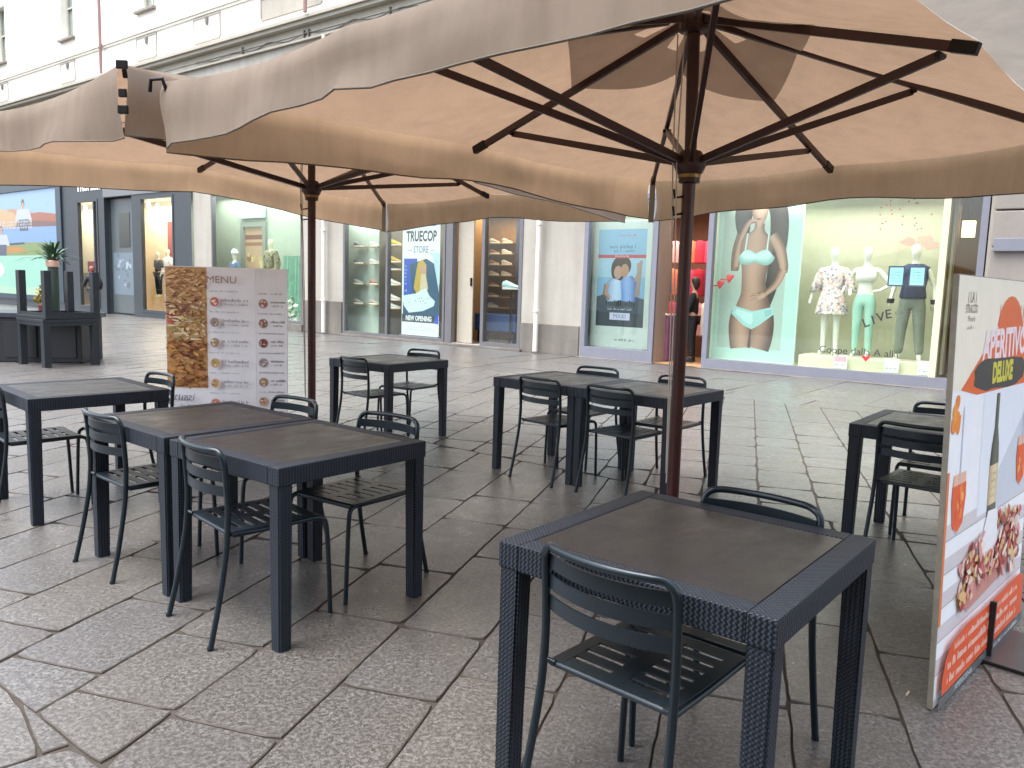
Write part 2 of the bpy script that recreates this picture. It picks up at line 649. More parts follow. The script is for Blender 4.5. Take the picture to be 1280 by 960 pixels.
def clip(poly, nx, ny, c):
    """keep nx*x+ny*y <= c"""
    out = []
    for i in range(len(poly)):
        a, b = poly[i], poly[(i + 1) % len(poly)]
        da, db = nx * a[0] + ny * a[1] - c, nx * b[0] + ny * b[1] - c
        if da <= 0:
            out.append(a)
        if da * db < 0:
            t = da / (da - db)
            out.append((a[0] + (b[0] - a[0]) * t, a[1] + (b[1] - a[1]) * t))
    return out
def inset(poly, dlist):
    n = len(poly)
    ar = sum(poly[i][0] * poly[(i + 1) % n][1] - poly[(i + 1) % n][0] * poly[i][1] for i in range(n))
    if ar < 0:
        poly = poly[::-1]
    for i in range(n):
        a, b = poly[i], poly[(i + 1) % n]
    cur = poly
    base = poly
    for i in range(n):
        a, b = base[i], base[(i + 1) % n]
        L = math.hypot(b[0] - a[0], b[1] - a[1])
        if L < 1e-6:
            continue
        nx, ny = (b[1] - a[1]) / L, -(b[0] - a[0]) / L
        cur = clip(cur, nx, ny, nx * a[0] + ny * a[1] - dlist)
        if len(cur) < 3:
            return []
    return cur

rs = random.Random(11)
pav = MB()
def slab(poly):
    cx = sum(p[0] for p in poly) / len(poly)
    cy = sum(p[1] for p in poly) / len(poly)
    q = to_px((cx, cy))
    if q is None or not (-420 < q[0] < 1700 and q[1] < 1500):
        return
    dist = math.hypot(cx, cy)
    jt = rs.uniform(0.0025, 0.0052)
    p1 = inset(poly, jt)
    if len(p1) < 3:
        return
    ar = abs(sum(p1[i][0] * p1[(i + 1) % len(p1)][1] - p1[(i + 1) % len(p1)][0] * p1[i][1] for i in range(len(p1)))) / 2
    if ar < 0.012:
        return
    if dist < 9:
        step = 0.06 if dist < 5 else 0.12
        pp = []
        for i in range(len(p1)):
            a, b = p1[i], p1[(i + 1) % len(p1)]
            L = math.hypot(b[0] - a[0], b[1] - a[1])
            m = max(1, int(L / step))
            for k in range(m):
                t = k / m
                x, y = a[0] + (b[0] - a[0]) * t, a[1] + (b[1] - a[1]) * t
                w2 = 0.0045
                n1 = noise.noise((x * 9, y * 9, 3.1)) + 0.5 * noise.noise((x * 27, y * 27, 1.7))
                n2 = noise.noise((x * 9, y * 9, 8.2)) + 0.5 * noise.noise((x * 27, y * 27, 5.7))
                pull = 0.0
                if k == 0:                       # worn corners
                    pull = rs.uniform(0.006, 0.02)
                dx, dy = cx - x, cy - y
                dl = math.hypot(dx, dy) + 1e-6
                pp.append((x + n1 * w2 + dx / dl * pull, y + n2 * w2 + dy / dl * pull))
        p1 = pp
    tx, ty, tz = rs.gauss(0, 0.0035), rs.gauss(0, 0.0035), rs.uniform(-0.003, 0.001)
    bev = 0.004
    outer, inner = [], []
    for x, y in p1:
        dx, dy = cx - x, cy - y
        dl = math.hypot(dx, dy) + 1e-6
        z = tz + tx * (x - cx) + ty * (y - cy)
        outer.append(pav.bm.verts.new((x, y, -0.02)))
        inner.append((x, y, z - 0.004, x + dx / dl * bev, y + dy / dl * bev, z))
    mid = [pav.bm.verts.new(v[:3]) for v in inner]
    top = [pav.bm.verts.new(v[3:]) for v in inner]
    n = len(outer)
    for k in range(n):
        j = (k + 1) % n
        pav.bm.faces.new((outer[k], outer[j], mid[j], mid[k])).material_index = 1
        pav.bm.faces.new((mid[k], mid[j], top[j], top[k])).material_index = 1
    pav.bm.faces.new(top)
# zone lines: distance n along the facade normal
NX, NY = AN.x, AN.y
def zone(n0, n1, az, rows, lens, span, qspan, seed_rows=None):
    e = (math.cos(R(az)), math.sin(R(az)))
    q = (e[1], -e[0])
    bounds = list(seed_rows) if seed_rows else [qspan[0]]
    while bounds[0] > qspan[0]:
        bounds.insert(0, bounds[0] - rs.uniform(*rows))
    while bounds[-1] < qspan[1]:
        bounds.append(bounds[-1] + rs.uniform(*rows))
    for a, b in zip(bounds, bounds[1:]):
        t = span[0] - (rs.uniform(0, lens[1]) if lens[1] - lens[0] > .1 else 0)
        while t < span[1]:
            L = rs.uniform(*lens)
            sk0, sk1 = rs.gauss(0, 0.012), rs.gauss(0, 0.012)
            P = [(e[0] * tt + q[0] * qq, e[1] * tt + q[1] * qq) for tt, qq in ((t, a), (t + L, a), (t + L, b), (t, b))]
            P = clip(P, NX, NY, n1)
            P = clip(P, -NX, -NY, -n0) if P else P
            if len(P) >= 3:
                slab(P)
            t += L
zone(-2.5, 1.0, 40, (0.5, 0.62), (0.6, 0.95), (-6, 6), (-6, 6))
zone(1.0, 5.2, 73.5, (0.37, 0.43), (0.5, 0.95), (-3, 14), (-18, 8), [-2.59, -2.17, -1.75, -1.33, -0.95, -0.57, -0.2])
zone(5.2, 10.6, 73.5, (0.37, 0.43), (0.36, 0.7), (-3, 22), (-24, 9), [-0.25, 0.15, 0.55, 0.98])
zone(10.6, 11.3, -37.47, (0.7, 0.7), (0.9, 1.4), (-40, 9), (-14.0, 0), [-11.3, -10.6])
zone(11.3, 14.46, 52.53, (0.75, 1.15), (1.55, 1.61), (11.3, 14.46), (-45, 9))
tag(pav.build('paving', [M_STONE, mat('worn slab edge', '#4f4a45', 0.95, var=.25, nscale=25)]), kind='structure')

# ================================================================== THE SHOP BUILDING
bld = thing('shop_building', 'long pale plastered building with lit shop windows across the paved street', 'building', F(0, 0, 0), FAZ)
S0, S1, ZT = -60.0, 9.0, 16.5

def wall_with_holes(name, s0, s1, z0, z1, holes, m, depth=0.45, y=0.0):
    mb = MB()
    ss = sorted({s0, s1, *[h[0] for h in holes], *[h[1] for h in holes]})
    zs = sorted({z0, z1, *[h[2] for h in holes], *[h[3] for h in holes]})
    ss = [s for s in ss if s0 <= s <= s1]
    zs = [z for z in zs if z0 <= z <= z1]
    def hole(a, b):
        return any(h[0] < a < h[1] and h[2] < b < h[3] for h in holes)
    for i in range(len(ss) - 1):
        for j in range(len(zs) - 1):
            if hole((ss[i] + ss[i + 1]) / 2, (zs[j] + zs[j + 1]) / 2):
                continue
            mb.quad([(ss[i], y, zs[j]), (ss[i + 1], y, zs[j]), (ss[i + 1], y, zs[j + 1]), (ss[i], y, zs[j + 1])])
    for a, b, c, d in holes:
        mb.quad([(a, y, c), (a, y + depth, c), (a, y + depth, d), (a, y, d)])
        mb.quad([(b, y, c), (b, y, d), (b, y + depth, d), (b, y + depth, c)])
        mb.quad([(a, y, d), (a, y + depth, d), (b, y + depth, d), (b, y, d)])
        mb.quad([(a, y, c), (b, y, c), (b, y + depth, c), (a, y + depth, c)])
    bmesh.ops.remove_doubles(mb.bm, verts=mb.bm.verts[:], dist=1e-5)
    return mb.build(name, m, bld)

UPW = [-45.3, -39.4, -33.0, -27.1, -20.9, -15.0, -9.0, -3.0]      # upper window centres
MEZ = [(-39.9, -38.8), (-33.65, -32.5), (-27.75, -26.5), (-24.15, -22.75), (-20.6, -17.9)]
upper_holes = [(c - 0.55, c + 0.55, 10.42, 12.7) for c in UPW]
wall_with_holes('wall', S0, S1, 8.55, ZT, upper_holes, M_UPPER, 0.34)
DARKHOLE = [(-43.0, -33.95, 0.5, 4.95), (-32.62, -30.92, 0.18, 4.3), (-30.42, -28.36, 0.0, 4.3), (-27.78, -25.55, 0.18, 4.22)]
LOWHOLE = [(-23.38, -18.75, 0.22, 4.3), (-16.97, -10.84, 0.06, 3.45), (-9.2, -1.76, 0.0, 3.4)]
wall_with_holes('wall', -24.45, S1, 0.0, 8.05, LOWHOLE, M_LOWER, 0.14)
wall_with_holes('wall', S0, -24.45, 5.35, 8.05, [], M_LOWER)
wall_with_holes('shop_cladding', S0, -24.45, 0.0, 5.35, DARKHOLE, M_DARKFR, 0.14, -0.06)
mb = MB()
mb.box((S0, -0.03, 8.05), (S1, 0.05, 8.55))
mb.build('frieze', M_BEIGE, bld)
mb = MB()                                             # string courses: stepped mouldings
for z, dd, hh in ((8.42, 0.22, 0.10), (8.52, 0.30, 0.09), (8.03, 0.10, 0.06), (8.22, 0.06, 0.03)):
    mb.box((S0, -dd, z), (S1, -0.031, z + hh - 0.004))
mb.build('cornice', M_BEIGE, bld)
mb = MB()
mb.box((S0, -0.10, 9.68), (S1, 0.0 - 0.002, 9.74))
mb.box((S0, -0.05, 9.60), (S1, 0.0 - 0.002, 9.676))
mb.build('cornice', M_UPPER, bld)
# plinths between the shops
for a, b, zt in ((-18.72, -17.0, 0.92), (-10.82, -9.24, 0.66), (-24.4, -23.42, 0.95), (-1.7, S1, 0.6)):
    mb = MB()
    mb.box((a, -0.045, 0.0), (b, -0.002, zt), 0, 0.012)
    mb.build('plinth', M_PLINTH, bld)
# right-hand pilaster of coursed stone with a grey sign band
mb = MB()
for k in range(6):
    mb.box((-1.70, -0.12, 0.62 + k * 0.56), (S1, -0.004, 0.62 + k * 0.56 + 0.535), 0, 0.015)
mb.build('pilaster', M_PILAST, bld)
mb = MB()
mb.box((-1.66, -0.19, 2.22), (S1, -0.124, 2.42), 0, 0.01)
mb.build('sign_band', M_LILAC, bld)
# upper windows
M_WINDARK = mat('upper window pane', '#8d958f', 0.12)
M_WINFR = mat('upper window paint', '#b9b8ab', 0.6)
for c in UPW:
    mb = MB()
    for a, b in ((c - 0.55, c - 0.47), (c + 0.47, c + 0.55), (c - 0.04, c + 0.04)):
        mb.box((a, 0.22, 10.42), (b, 0.29, 12.7))
    mb.box((c - 0.47, 0.22, 10.42), (c - 0.04, 0.285, 10.52)); mb.box((c + 0.04, 0.22, 10.42), (c + 0.47, 0.285, 10.52))
    mb.box((c - 0.47, 0.225, 11.6), (c - 0.04, 0.28, 11.66)); mb.box((c + 0.04, 0.225, 11.6), (c + 0.47, 0.28, 11.66))
    fr = mb.build('upper_window', M_WINFR, bld)
    mb = MB()
    mb.box((c - 0.6, 0.30, 10.3), (c + 0.6, 0.33, 12.75))
    mb.build('pane', M_WINDARK, fr)
    mb = MB()
    mb.box((c - 0.64, -0.14, 10.33), (c + 0.64, -0.003, 10.415), 0, 0.01)
    mb.build('sill', M_PILAST, fr)
# small blind panels under the string course
for a, b in MEZ:
    zt, zb = (9.52, 8.84) if b - a < 2 else (9.5, 8.95)
    mb = MB()
    mb.box((a, -0.035, zt), (b, -0.003, zt + 0.05))
    mb.box((a - 0.05, -0.03, zb), (a, -0.003, zt + 0.05))
    mb.box((b, -0.03, zb), (b + 0.05, -0.003, zt + 0.05))
    mb.box((a, -0.028, zb - 0.05), (b, -0.003, zb))
    pn = mb.build('blind_panel', M_BEIGE, bld)
    mb = MB()
    mb.box((a + 0.001, -0.012, zb + 0.001), (b - 0.001, -0.002, zt - 0.001))
    mb.build('panel_field', M_UPPER if b - a < 2 else M_BEIGE, pn)
    if b - a < 2:
        mb = MB()
        c = (a + b) / 2 + 0.05
        mb.loft([(c, -0.05, zt - 0.26, 0.02, 0.02), (c, -0.06, zt - 0.16, 0.06, 0.04), (c, -0.06, zt - 0.02, 0.07, 0.05)], 10)
        mb.build('panel_hook', M_PILAST, pn)
# electric cable sagging along the frieze, with its brackets
mb = MB()
cpts = []
for k in range(61):
    x = -24 + k * .25
    cpts.append((x, -.075 - .02 * math.sin(k * 1.3), 8.20 - .05 * abs(math.sin(k * .42)) + .03 * math.sin(k * .9)))
mb.tube(cpts, .014, 6)
for x in (-21.5, -18.6, -18.4, -15.2, -12.5):
    mb.box((x, -.09, 8.12), (x + .05, -.031, 8.30))
mb.build('cable', mat('grey cable', '#5a5550', 0.6), bld)
# rain pipes
M_PIPE = mat('brown rain pipe', '#8a6a66', 0.5)
M_PIPE2 = mat('cream rain pipe', '#cfcabf', 0.55)
for s, z0, z1, m, y in ((-30.1, 8.7, ZT, M_PIPE, -0.16), (-18.15, 8.62, ZT, M_PIPE, -0.36), (-17.62, 0.05, 8.0, M_PIPE2, -0.16), (-10.3, 0.05, 8.0, M_PIPE2, -0.16)):
    mb = MB()
    mb.tube([(s, y, z0), (s, y, z1)], 0.055, 12)
    z = z0 + 0.9
    while z < z1:
        mb.lathe([(0.056, -0.03), (0.07, -0.025), (0.07, 0.025), (0.056, 0.03)], (s, y, z), 12)
        z += 1.9
    mb.build('rain_pipe', m, bld)
# side and roof of the building so that it is solid
mb = MB()
mb.quad([(S1, 0, 0), (S1, 12, 0), (S1, 12, ZT), (S1, 0, ZT)])
mb.quad([(S0, 0, 0), (S0, 0, ZT), (S0, 12, ZT), (S0, 12, 0)])
mb.quad([(S0, -0.2, ZT), (S1, -0.2, ZT), (S1, 12, ZT), (S0, 12, ZT)])
mb.quad([(S0, 12, 0), (S0, 12, ZT), (S1, 12, ZT), (S1, 12, 0)])
mb.build('shell', M_LOWER, bld)

# unseen building behind the camera, its length and height set to shade the terrace
opp = thing('unseen_shade_building', 'unseen plain plastered building behind the terrace, added to shade it', 'building', AN * -3.6, FAZ)
mb = MB()
mb.box((-2.6, -9, 0), (45, 0, 11.5))
mb.build('wall', M_LOWER, opp)
for k in range(11):
    for z in (1.0, 4.6, 8.0):
        mb = MB()
        x = 0.8 + k * 4.0
        mb.box((x, .002, z), (x + 1.3, .05, z + 2.2), 0, .01)
        wf = mb.build('window', M_WINFR, opp)
        mb = MB(); mb.box((x + .1, .052, z + .1), (x + 1.2, .056, z + 2.1)); mb.build('pane', M_WINDARK, wf)

# ---- shop rooms: floor, ceiling, side and back walls
def room(s0, s1, y0, d, z0, z1, wallc, floorc, backc=None, side=True, ceilc='#d9d4c8', back=True):
    mb = MB()
    e = 0.003
    mb.quad([(s0, y0, z0), (s1, y0, z0), (s1, d, z0), (s0, d, z0)], 1)
    mb.quad([(s0, y0, z1), (s0, d, z1), (s1, d, z1), (s1, y0, z1)], 3)
    if back:
        mb.quad([(s0, d, z0), (s1, d, z0), (s1, d, z1), (s0, d, z1)], 2)
    if side:
        mb.quad([(s0, y0, z0), (s0, d, z0), (s0, d, z1), (s0, y0, z1)], 0)
        mb.quad([(s1, y0, z0), (s1, y0, z1), (s1, d, z1), (s1, d, z0)], 0)
    return mb.build('shop_room', [mat('shop wall', wallc, 0.7), mat('shop floor', floorc, 0.4, var=0.12), mat('shop back wall', backc or wallc, 0.7), mat('shop ceiling', ceilc, 0.8)], bld)
room(-36.2, -30.85, 0.10, 1.25, 0.17, 4.32, '#e6d3b4', '#b39b7c', '#f0dfc0')
room(-30.5, -28.3, 0.09, 0.25, 0.001, 4.32, '#59605f', '#6b6862', '#4a5353', ceilc='#555555')
room(-30.4, -25.5, 0.26, 1.35, 0.17, 4.24, '#ead3b0', '#cdb694', '#f0dcc0')
room(-25.3, -18.70, 0.15, 1.05, 0.2, 4.32, '#a9b5a2', '#a8a69a', '#a3ae9a', ceilc='#8f8c82')
room(-17.9, -15.72, 0.15, 0.62, 0.10, 3.47, '#aab4a8', '#a8aca0', '#acb6a9', ceilc='#8f8f88')
room(-15.70, -13.2, 0.15, 1.6, 0.055, 3.47, '#6d685c', '#77736c', '#58544a')
room(-13.18, -10.8, 0.15, 1.62, 0.05, 3.47, '#8b6a44', '#8f8a84', None, ceilc='#8b857b', back=False)
room(-16.2, -10.8, 1.621, 4.2, 0.05, 3.47, '#8b6a44', '#8f8a84', '#5c5a60', ceilc='#8b857b')
room(-9.45, -7.5, 0.15, 0.6, 0.02, 3.42, '#b4b8aa', '#b0b0a8', '#b6bcae', ceilc='#9a9a92')
room(-7.46, -6.41, 0.02, 0.62, 0.012, 3.42, '#8d7a6c', '#ab8560', None, ceilc='#d8c4a4', back=False)
room(-10.4, -6.41, 0.621, 3.4, 0.012, 3.42, '#a08a78', '#94714e', '#9a6a5c', ceilc='#b8a68a')
room(-6.38, -2.36, 0.15, 1.15, 0.16, 3.42, '#d0cdb2', '#c4c0a4', '#c4c1a6')
room(-2.34, -1.78, 0.15, 1.17, 0.01, 3.42, '#8d6a44', '#8f6c46', None, ceilc='#c9a878', back=False)
room(-4.2, -1.78, 1.171, 3.2, 0.01, 3.42, '#8d6a44', '#8f6c46', '#6e5132', ceilc='#c9a878')

# ---- shop windows: frame and glass
def shop_window(s0, s1, z0, z1, m, fw=0.07, mull=(), sill=None, y=0.0, glass=True, name='shop_window'):
    mb = MB()
    mb.box((s0, y - 0.02, z0), (s0 + fw, y + 0.12, z1))
    mb.box((s1 - fw, y - 0.02, z0), (s1, y + 0.12, z1))
    mb.box((s0 + fw, y - 0.018, z1 - fw), (s1 - fw, y + 0.118, z1))
    mb.box((s0 + fw, y - 0.018, z0), (s1 - fw, y + 0.118, z0 + (sill or fw)))
    for a in mull:
        mb.box((a - fw / 2, y - 0.016, z0 + (sill or fw)), (a + fw / 2, y + 0.116, z1 - fw))
    o = mb.build(name, m, bld)
    if glass:
        gb = MB()
        gb.box((s0 + fw * 0.5, y + 0.045, z0 + fw * 0.5), (s1 - fw * 0.5, y + 0.055, z1 - fw * 0.5))
        gb.build('glass', M_GLASS, o)
    return o
shop_window(-32.62, -30.92, 0.18, 4.3, M_DARKFR, 0.09, (-31.25,), y=-0.06)
shop_window(-27.78, -25.55, 0.18, 4.22, M_DARKFR, 0.09, y=-0.06)
win_b = shop_window(-23.38, -18.75, 0.22, 4.3, M_GREYFR, 0.07)
shoe_w = shop_window(-16.97, -13.2, 0.06, 3.45, M_GREYFR, 0.07, (-15.26,))
win_d = shop_window(-12.04, -10.84, 0.06, 3.45, M_GREYFR, 0.09)
vit = shop_window(-9.2, -7.47, 0.0, 3.4, M_LILAC, 0.10, sill=0.24)
ling = shop_window(-6.4, -1.78, 0.0, 3.4, M_LILAC, 0.10, sill=0.19)
mb = MB()
mb.box((-2.42, 0.0, 0.19), (-2.32, 0.14, 3.3)); mb.box((-2.30, 0.5, 0.2), (-2.36, 0.7, 3.3))
mb.build('window_end_post', mat('cream display post', '#cfcaa2', 0.6), bld)
# stone thresholds
for a, b, z in ((-17.05, -10.76, 0.055), (-23.5, -18.65, 0.2), (-9.26, -7.42, 0.012), (-6.46, -1.7, 0.014)):
    mb = MB()
    mb.box((a, -0.12, 0.0), (b, -0.021 if z < 0.05 else 0.13, z), 0, 0.006)
    mb.build('threshold', M_PLINTH, bld)
# shoe shop entrance: posts, cream door leaf, opening
mb = MB()
mb.box((-13.17, -0.03, 0.06), (-12.95, 0.12, 3.45), 0, 0.01)
mb.build('door_post', M_GREYFR, bld)
mb = MB()
mb.box((-12.93, 0.16, 0.07), (-12.44, 0.20, 3.4), 0, 0.006)
dl = mb.build('door_leaf', mat('cream door', '#a19b8c', 0.5), bld)
mb = MB()
mb.box((-12.50, 0.12, 1.45), (-12.46, 0.159, 1.65), 0, 0.01)
mb.build('door_handle', M_DARKMET, dl)
mb = MB()
mb.box((-12.94, -0.015, 3.36), (-12.05, 0.11, 3.45))
mb.build('door_head', M_GREYFR, bld)
# dark door beside the two narrow windows
mb = MB()
mb.box((-30.36, 0.16, 0.06), (-28.40, 0.22, 4.28), 0, 0.01)
dr = mb.build('shop_door', mat('dark door', '#4b5356', 0.35), bld)
mb = MB()
mb.box((-29.75, 0.145, 2.5), (-28.95, 0.158, 3.75), 0, 0.005)
mb.build('door_panel', mat('door glass dark', '#252c2f', 0.15), dr)
pr = Print(0.4)
pr.rect(-30.25, 0.75, -28.5, 2.3, '#5f6c76')
rq = random.Random(5)
for k in range(26):
    pr.disc(rq.uniform(-30.1, -28.65), rq.uniform(0.9, 2.2), rq.uniform(0.05, 0.13), rq.uniform(0.03, 0.1), rq.choice(('#7f8c95', '#4c5861', '#8e989e')), 7, 0.3, rq)
pr.build('door_decal', dr, (0, 0.158, 0))
mb = MB()
mb.box((-30.42, -0.09, 4.32), (-24.5, -0.062, 5.32))
fs = mb.build('fascia_sign', mat('grey fascia', '#66696c', 0.5), bld)
pr = Print(0.4, 0.2)
pr.text('TRUHISSIVO', -31.2, 4.82, 0.62, '#f4f4f2', sx=0.78, bold=0.01)
for v in pr.mb.bm.verts:
    pass
pr.build('lettering', fs, (0, -0.095, 0))
# big backlit picture window at the far left
mb = MB()
for a, b, c, d in ((-43.0, -34.35, 0.30, 0.52), (-43.0, -34.35, 4.9, 5.3), (-34.35, -33.9, 0.30, 5.3), (-44.0, -43.0, 0.3, 5.3)):
    mb.box((a, -0.13, c), (b, -0.063, d), 0, 0.01)
pf = mb.build('poster_frame', mat('dark teal frame', '#24343f', 0.4), bld)
pr = Print(0.3, 0.12, 0.0003, .42)
X0, X1 = -43.0, -34.35
def P2(px, py):                       # pixel-like coordinates of the picture -> wall
    return (X0 + (X1 - X0) * px, 0.52 + 4.38 * py)
def pp(pts, c):
    pr.poly([P2(*p) for p in pts], c)
pp([(0, 0), (1, 0), (1, 1), (0, 1)], '#9fc4ee')
pp([(0, .78), (.3, .8), (.45, .84), (.62, .83), (.75, .78), (1, .76), (1, .66), (0, .66)], '#c79a70')
pp([(0, .84), (.35, .85), (.5, .80), (.6, .7), (.4, .64), (0, .66)], '#d6b48a')
pp([(.6, .77), (.8, .79), (1, .76), (1, .68), (.68, .68)], '#b06a55')
pp([(.55, .72), (.8, .71), (1, .69), (1, .65), (.5, .64)], '#7f5f5c')
pp([(0, .66), (.4, .66), (1, .65), (1, .5), (0, .46)], '#86aeee')
pp([(0, .52), (.3, .5), (.6, .51), (1, .50), (1, .38), (0, .38)], '#8aa36a')
pp([(.36, .5), (.62, .51), (.62, .49), (.36, .48)], '#3d4a5a')
pp([(.3, .46), (.55, .47), (.66, .42), (.3, .40)], '#c98f4e')
for cx, cy in ((.62, .86), (.34, .62)):
    pr.disc(*P2(cx, cy + .02), .16, .2, '#5a4a4a')
    pr.disc(*P2(cx, cy), .13, .15, '#c9a28c')
    pp([(cx - .07, cy - .03), (cx + .07, cy - .03), (cx + .1, cy - .14), (cx - .1, cy - .14)], '#c9d3e6')
    pp([(cx - .06, cy - .13), (cx + .06, cy - .13), (cx + .05, cy - .24), (cx - .05, cy - .24)], '#56607a')
pp([(0, 0), (1, 0), (1, .385), (0, .375)], '#a6e2cc')
pp([(0, 0), (1, 0), (1, .10), (.5, .06), (0, .1)], '#bcecc8')
pr.disc(*P2(.16, .24), 1.7, .48, '#e8f4f2', 28)
pr.disc(*P2(.14, .235), 1.15, .2, '#c8524c', 22)
pr.words(*[P2(.02, 0)[0], P2(.24, 0)[0]], P2(0, .215)[1], .2, '#f0c86a', rq)
for k in range(3):
    pr.words(P2(.2, 0)[0], P2(.72, 0)[0], P2(0, .70 - k * .028)[1], .11, '#f4f4f8', rq)
pr.text('Giroviaggi', P2(.3, 0)[0], 5.1, .22, '#e8eef4')
pr.build('picture', pf, (0, -0.066, 0))

# ================================================================== THINGS IN THE SHOP WINDOWS
# lit advert screen standing in the white vitrine
t = thing('advert_screen', 'tall white advert screen with couple photo standing in white vitrine', 'screen', F(-8.43, 0.30, 0.03), FAZ)
mb = MB()
mb.box((-0.72, -0.03, 0.2), (0.70, 0.06, 2.88), 0, 0.02)
mb.box((-0.60, -0.10, 0.0), (0.58, 0.16, 0.2), 0, 0.02)
mb.build('casing', mat('white screen casing', '#a9b1ac', 0.4), t)
pr = Print(0.3, 0.08, tone=.55)
pr.rect(-0.58, 0.66, 0.57, 2.70, '#7fb0cf')
pr.rect(-0.58, 1.70, 0.57, 2.10, '#9cc2d6')
pr.poly([(-.58, .66), (.57, .66), (.57, 1.25), (.3, 1.32), (-.1, 1.22), (-.4, 1.34), (-.58, 1.28)], '#4c5560')
pr.rect(-0.58, 0.66, 0.57, 0.95, '#434a52')
pr.disc(-.08, 1.86, .17, .26, '#2b2626'); pr.disc(.06, 1.94, .17, .2, '#33292a')
pr.disc(-.08, 1.80, .10, .14, '#b58f7e'); pr.disc(.08, 1.84, .10, .14, '#b08670')
pr.limb([(-.12, 1.66, .10), (-.14, 1.58, .2), (-.14, 1.4, .22), (-.12, 1.2, .22)], '#6f8fb4', '#bcd4ee', 9, .2)
pr.limb([(-.34, 1.55, .06), (-.38, 1.35, .055), (-.25, 1.25, .05)], '#7a5c50', '#b8917e', 6)
pr.limb([(.16, 1.72, .1), (.18, 1.6, .19), (.2, 1.4, .18), (.2, 1.2, .17)], '#4d6aa4', '#8fb0e4', 9, -.2)
pr.limb([(.35, 1.62, .05), (.42, 1.8, .045), (.40, 2.0, .04)], '#7a5c50', '#b8917e', 6)
pr.poly([(.33, 1.3), (.42, 2.05), (.5, 2.05), (.45, 1.3)], '#9b8c86')
pr.rect(-0.58, 2.10, 0.57, 2.17, '#b23a48')
pr.text('ESTATE IN TRE', 0, 2.135, .05, '#f0d0d4')
pr.words(-.3, .32, 2.30, .09, '#4d7290', rq); pr.words(-.2, .3, 2.22, .07, '#54789a', rq); pr.words(-.1, .3, 2.55, .05, '#b05560', rq)
pr.words(-.34, .36, 1.09, .13, '#17181c', rq, .95)
pr.words(-.3, .3, 1.01, .04, '#c9ccd6', rq)
pr.rect(-.24, .80, .25, .95, '#cfd0e6')
pr.text('MAXI', 0, .875, .13, '#6f72a8')
pr.words(-.1, .4, .36, .05, '#6a6d6c', rq, .7)
pr.build('screen_picture', t, (0, -0.031, 0))

# large poster of a woman in mint underwear
t = thing('lingerie_poster', 'large poster of dark haired woman in mint underwear behind left of big window', 'poster', F(-5.62, 0.42, 0.17), FAZ)
mb = MB()
mb.box((-0.84, 0.0, 0.0), (0.86, 0.05, 3.15))
mb.build('board', mat('poster board', '#c5e6d8', 0.6), t)
pr = Print(0.5, 0.04, tone=.72)
pr.rect(-0.82, 0.03, 0.84, 3.12, '#bfe4d8')
pr.rect(-0.66, 0.24, 0.60, 3.10, '#b4c9bb')
SD, SL = '#5e4538', '#c09a82'
def cr(pts, n=5):
    return [(v.x, v.y, v.z) for v in smooth_path(pts, n)]
pr.limb(cr([(-.22, 3.1, .20), (-.28, 2.75, .17), (-.26, 2.45, .12), (-.2, 2.25, .07)]), '#17130f', '#3d322d', 7, -.2)
pr.limb(cr([(.30, 3.1, .18), (.40, 2.8, .17), (.43, 2.4, .17), (.40, 1.9, .14), (.34, 1.4, .11), (.28, 1.0, .04)]), '#17130f', '#41342e', 7, .3)
pr.limb(cr([(-.30, 2.42, .09), (-.38, 2.1, .085), (-.39, 1.75, .075), (-.33, 1.95, .05)]), SD, '#a98570', 7, .2)      # raised forearm
pr.limb(cr([(-.38, 1.8, .07), (-.34, 2.2, .065), (-.22, 2.55, .055), (-.12, 2.68, .05)]), SD, SL, 7, -.2)
pr.limb(cr([(.05, 2.62, .09), (.04, 2.48, .12), (.03, 2.38, .26), (.02, 2.22, .32), (.01, 2.0, .30), (.0, 1.75, .25), (.0, 1.5, .235), (.02, 1.28, .265), (.02, 1.05, .34), (.02, .85, .40)]), SD, SL, 15, -.15)  # torso
pr.limb(cr([(-.20, .95, .20), (-.22, .7, .22), (-.20, .45, .22), (-.17, .25, .21)]), SD, SL, 11, .1)
pr.limb(cr([(.22, .95, .20), (.23, .7, .22), (.20, .45, .23), (.16, .25, .22)]), '#4e392f', '#a98570', 11, -.3)
pr.limb(cr([(.30, 2.40, .10), (.46, 2.15, .10), (.55, 1.85, .085), (.55, 1.7, .08)]), SD, SL, 9, -.2)                 # upper arm
pr.limb(cr([(.55, 1.76, .08), (.44, 1.50, .07), (.28, 1.34, .055), (.18, 1.27, .05)]), SD, SL, 9, .3)
pr.limb(cr([(.22, 1.30, .07), (.12, 1.25, .075), (.02, 1.24, .05), (-.04, 1.22, .02)]), '#7a5c4c', '#c9a58e', 6, .3)  # hand on hip
for k in range(4):
    pr.limb([(.10, 1.30 - k * .035, .016), (-.02, 1.28 - k * .04, .014)], '#7a5c4c', '#c9a58e', 4)
pr.limb(cr([(.03, 2.56, .06), (.035, 2.66, .10), (.04, 2.8, .15), (.04, 2.92, .155), (.03, 3.08, .13)]), '#7a5b4b', '#cda78f', 11, -.1)  # face
pr.limb([(-.03, 2.71, .004), (.02, 2.70, .018), (.08, 2.705, .005)], '#7a3a3a', '#a85a58', 4)
pr.limb([(.035, 2.78, .012), (.03, 2.86, .012), (.035, 2.93, .008)], '#a8826c', '#d8b49c', 4)
for x in (-.035, .105):
    pr.disc(x, 2.93, .032, .010, '#2c1f1b'); pr.rect(x - .04, 2.965, x + .04, 2.975, '#3a2a24')
pr.limb(cr([(-.12, 2.66, .045), (-.06, 2.67, .04), (-.02, 2.66, .02)]), '#7a5c4c', '#c9a58e', 5)                     # fingers at the chin
pr.limb(cr([(-.12, 3.1, .05), (-.14, 2.95, .04), (-.13, 2.85, .02)]), '#17130f', '#3d322d', 4)
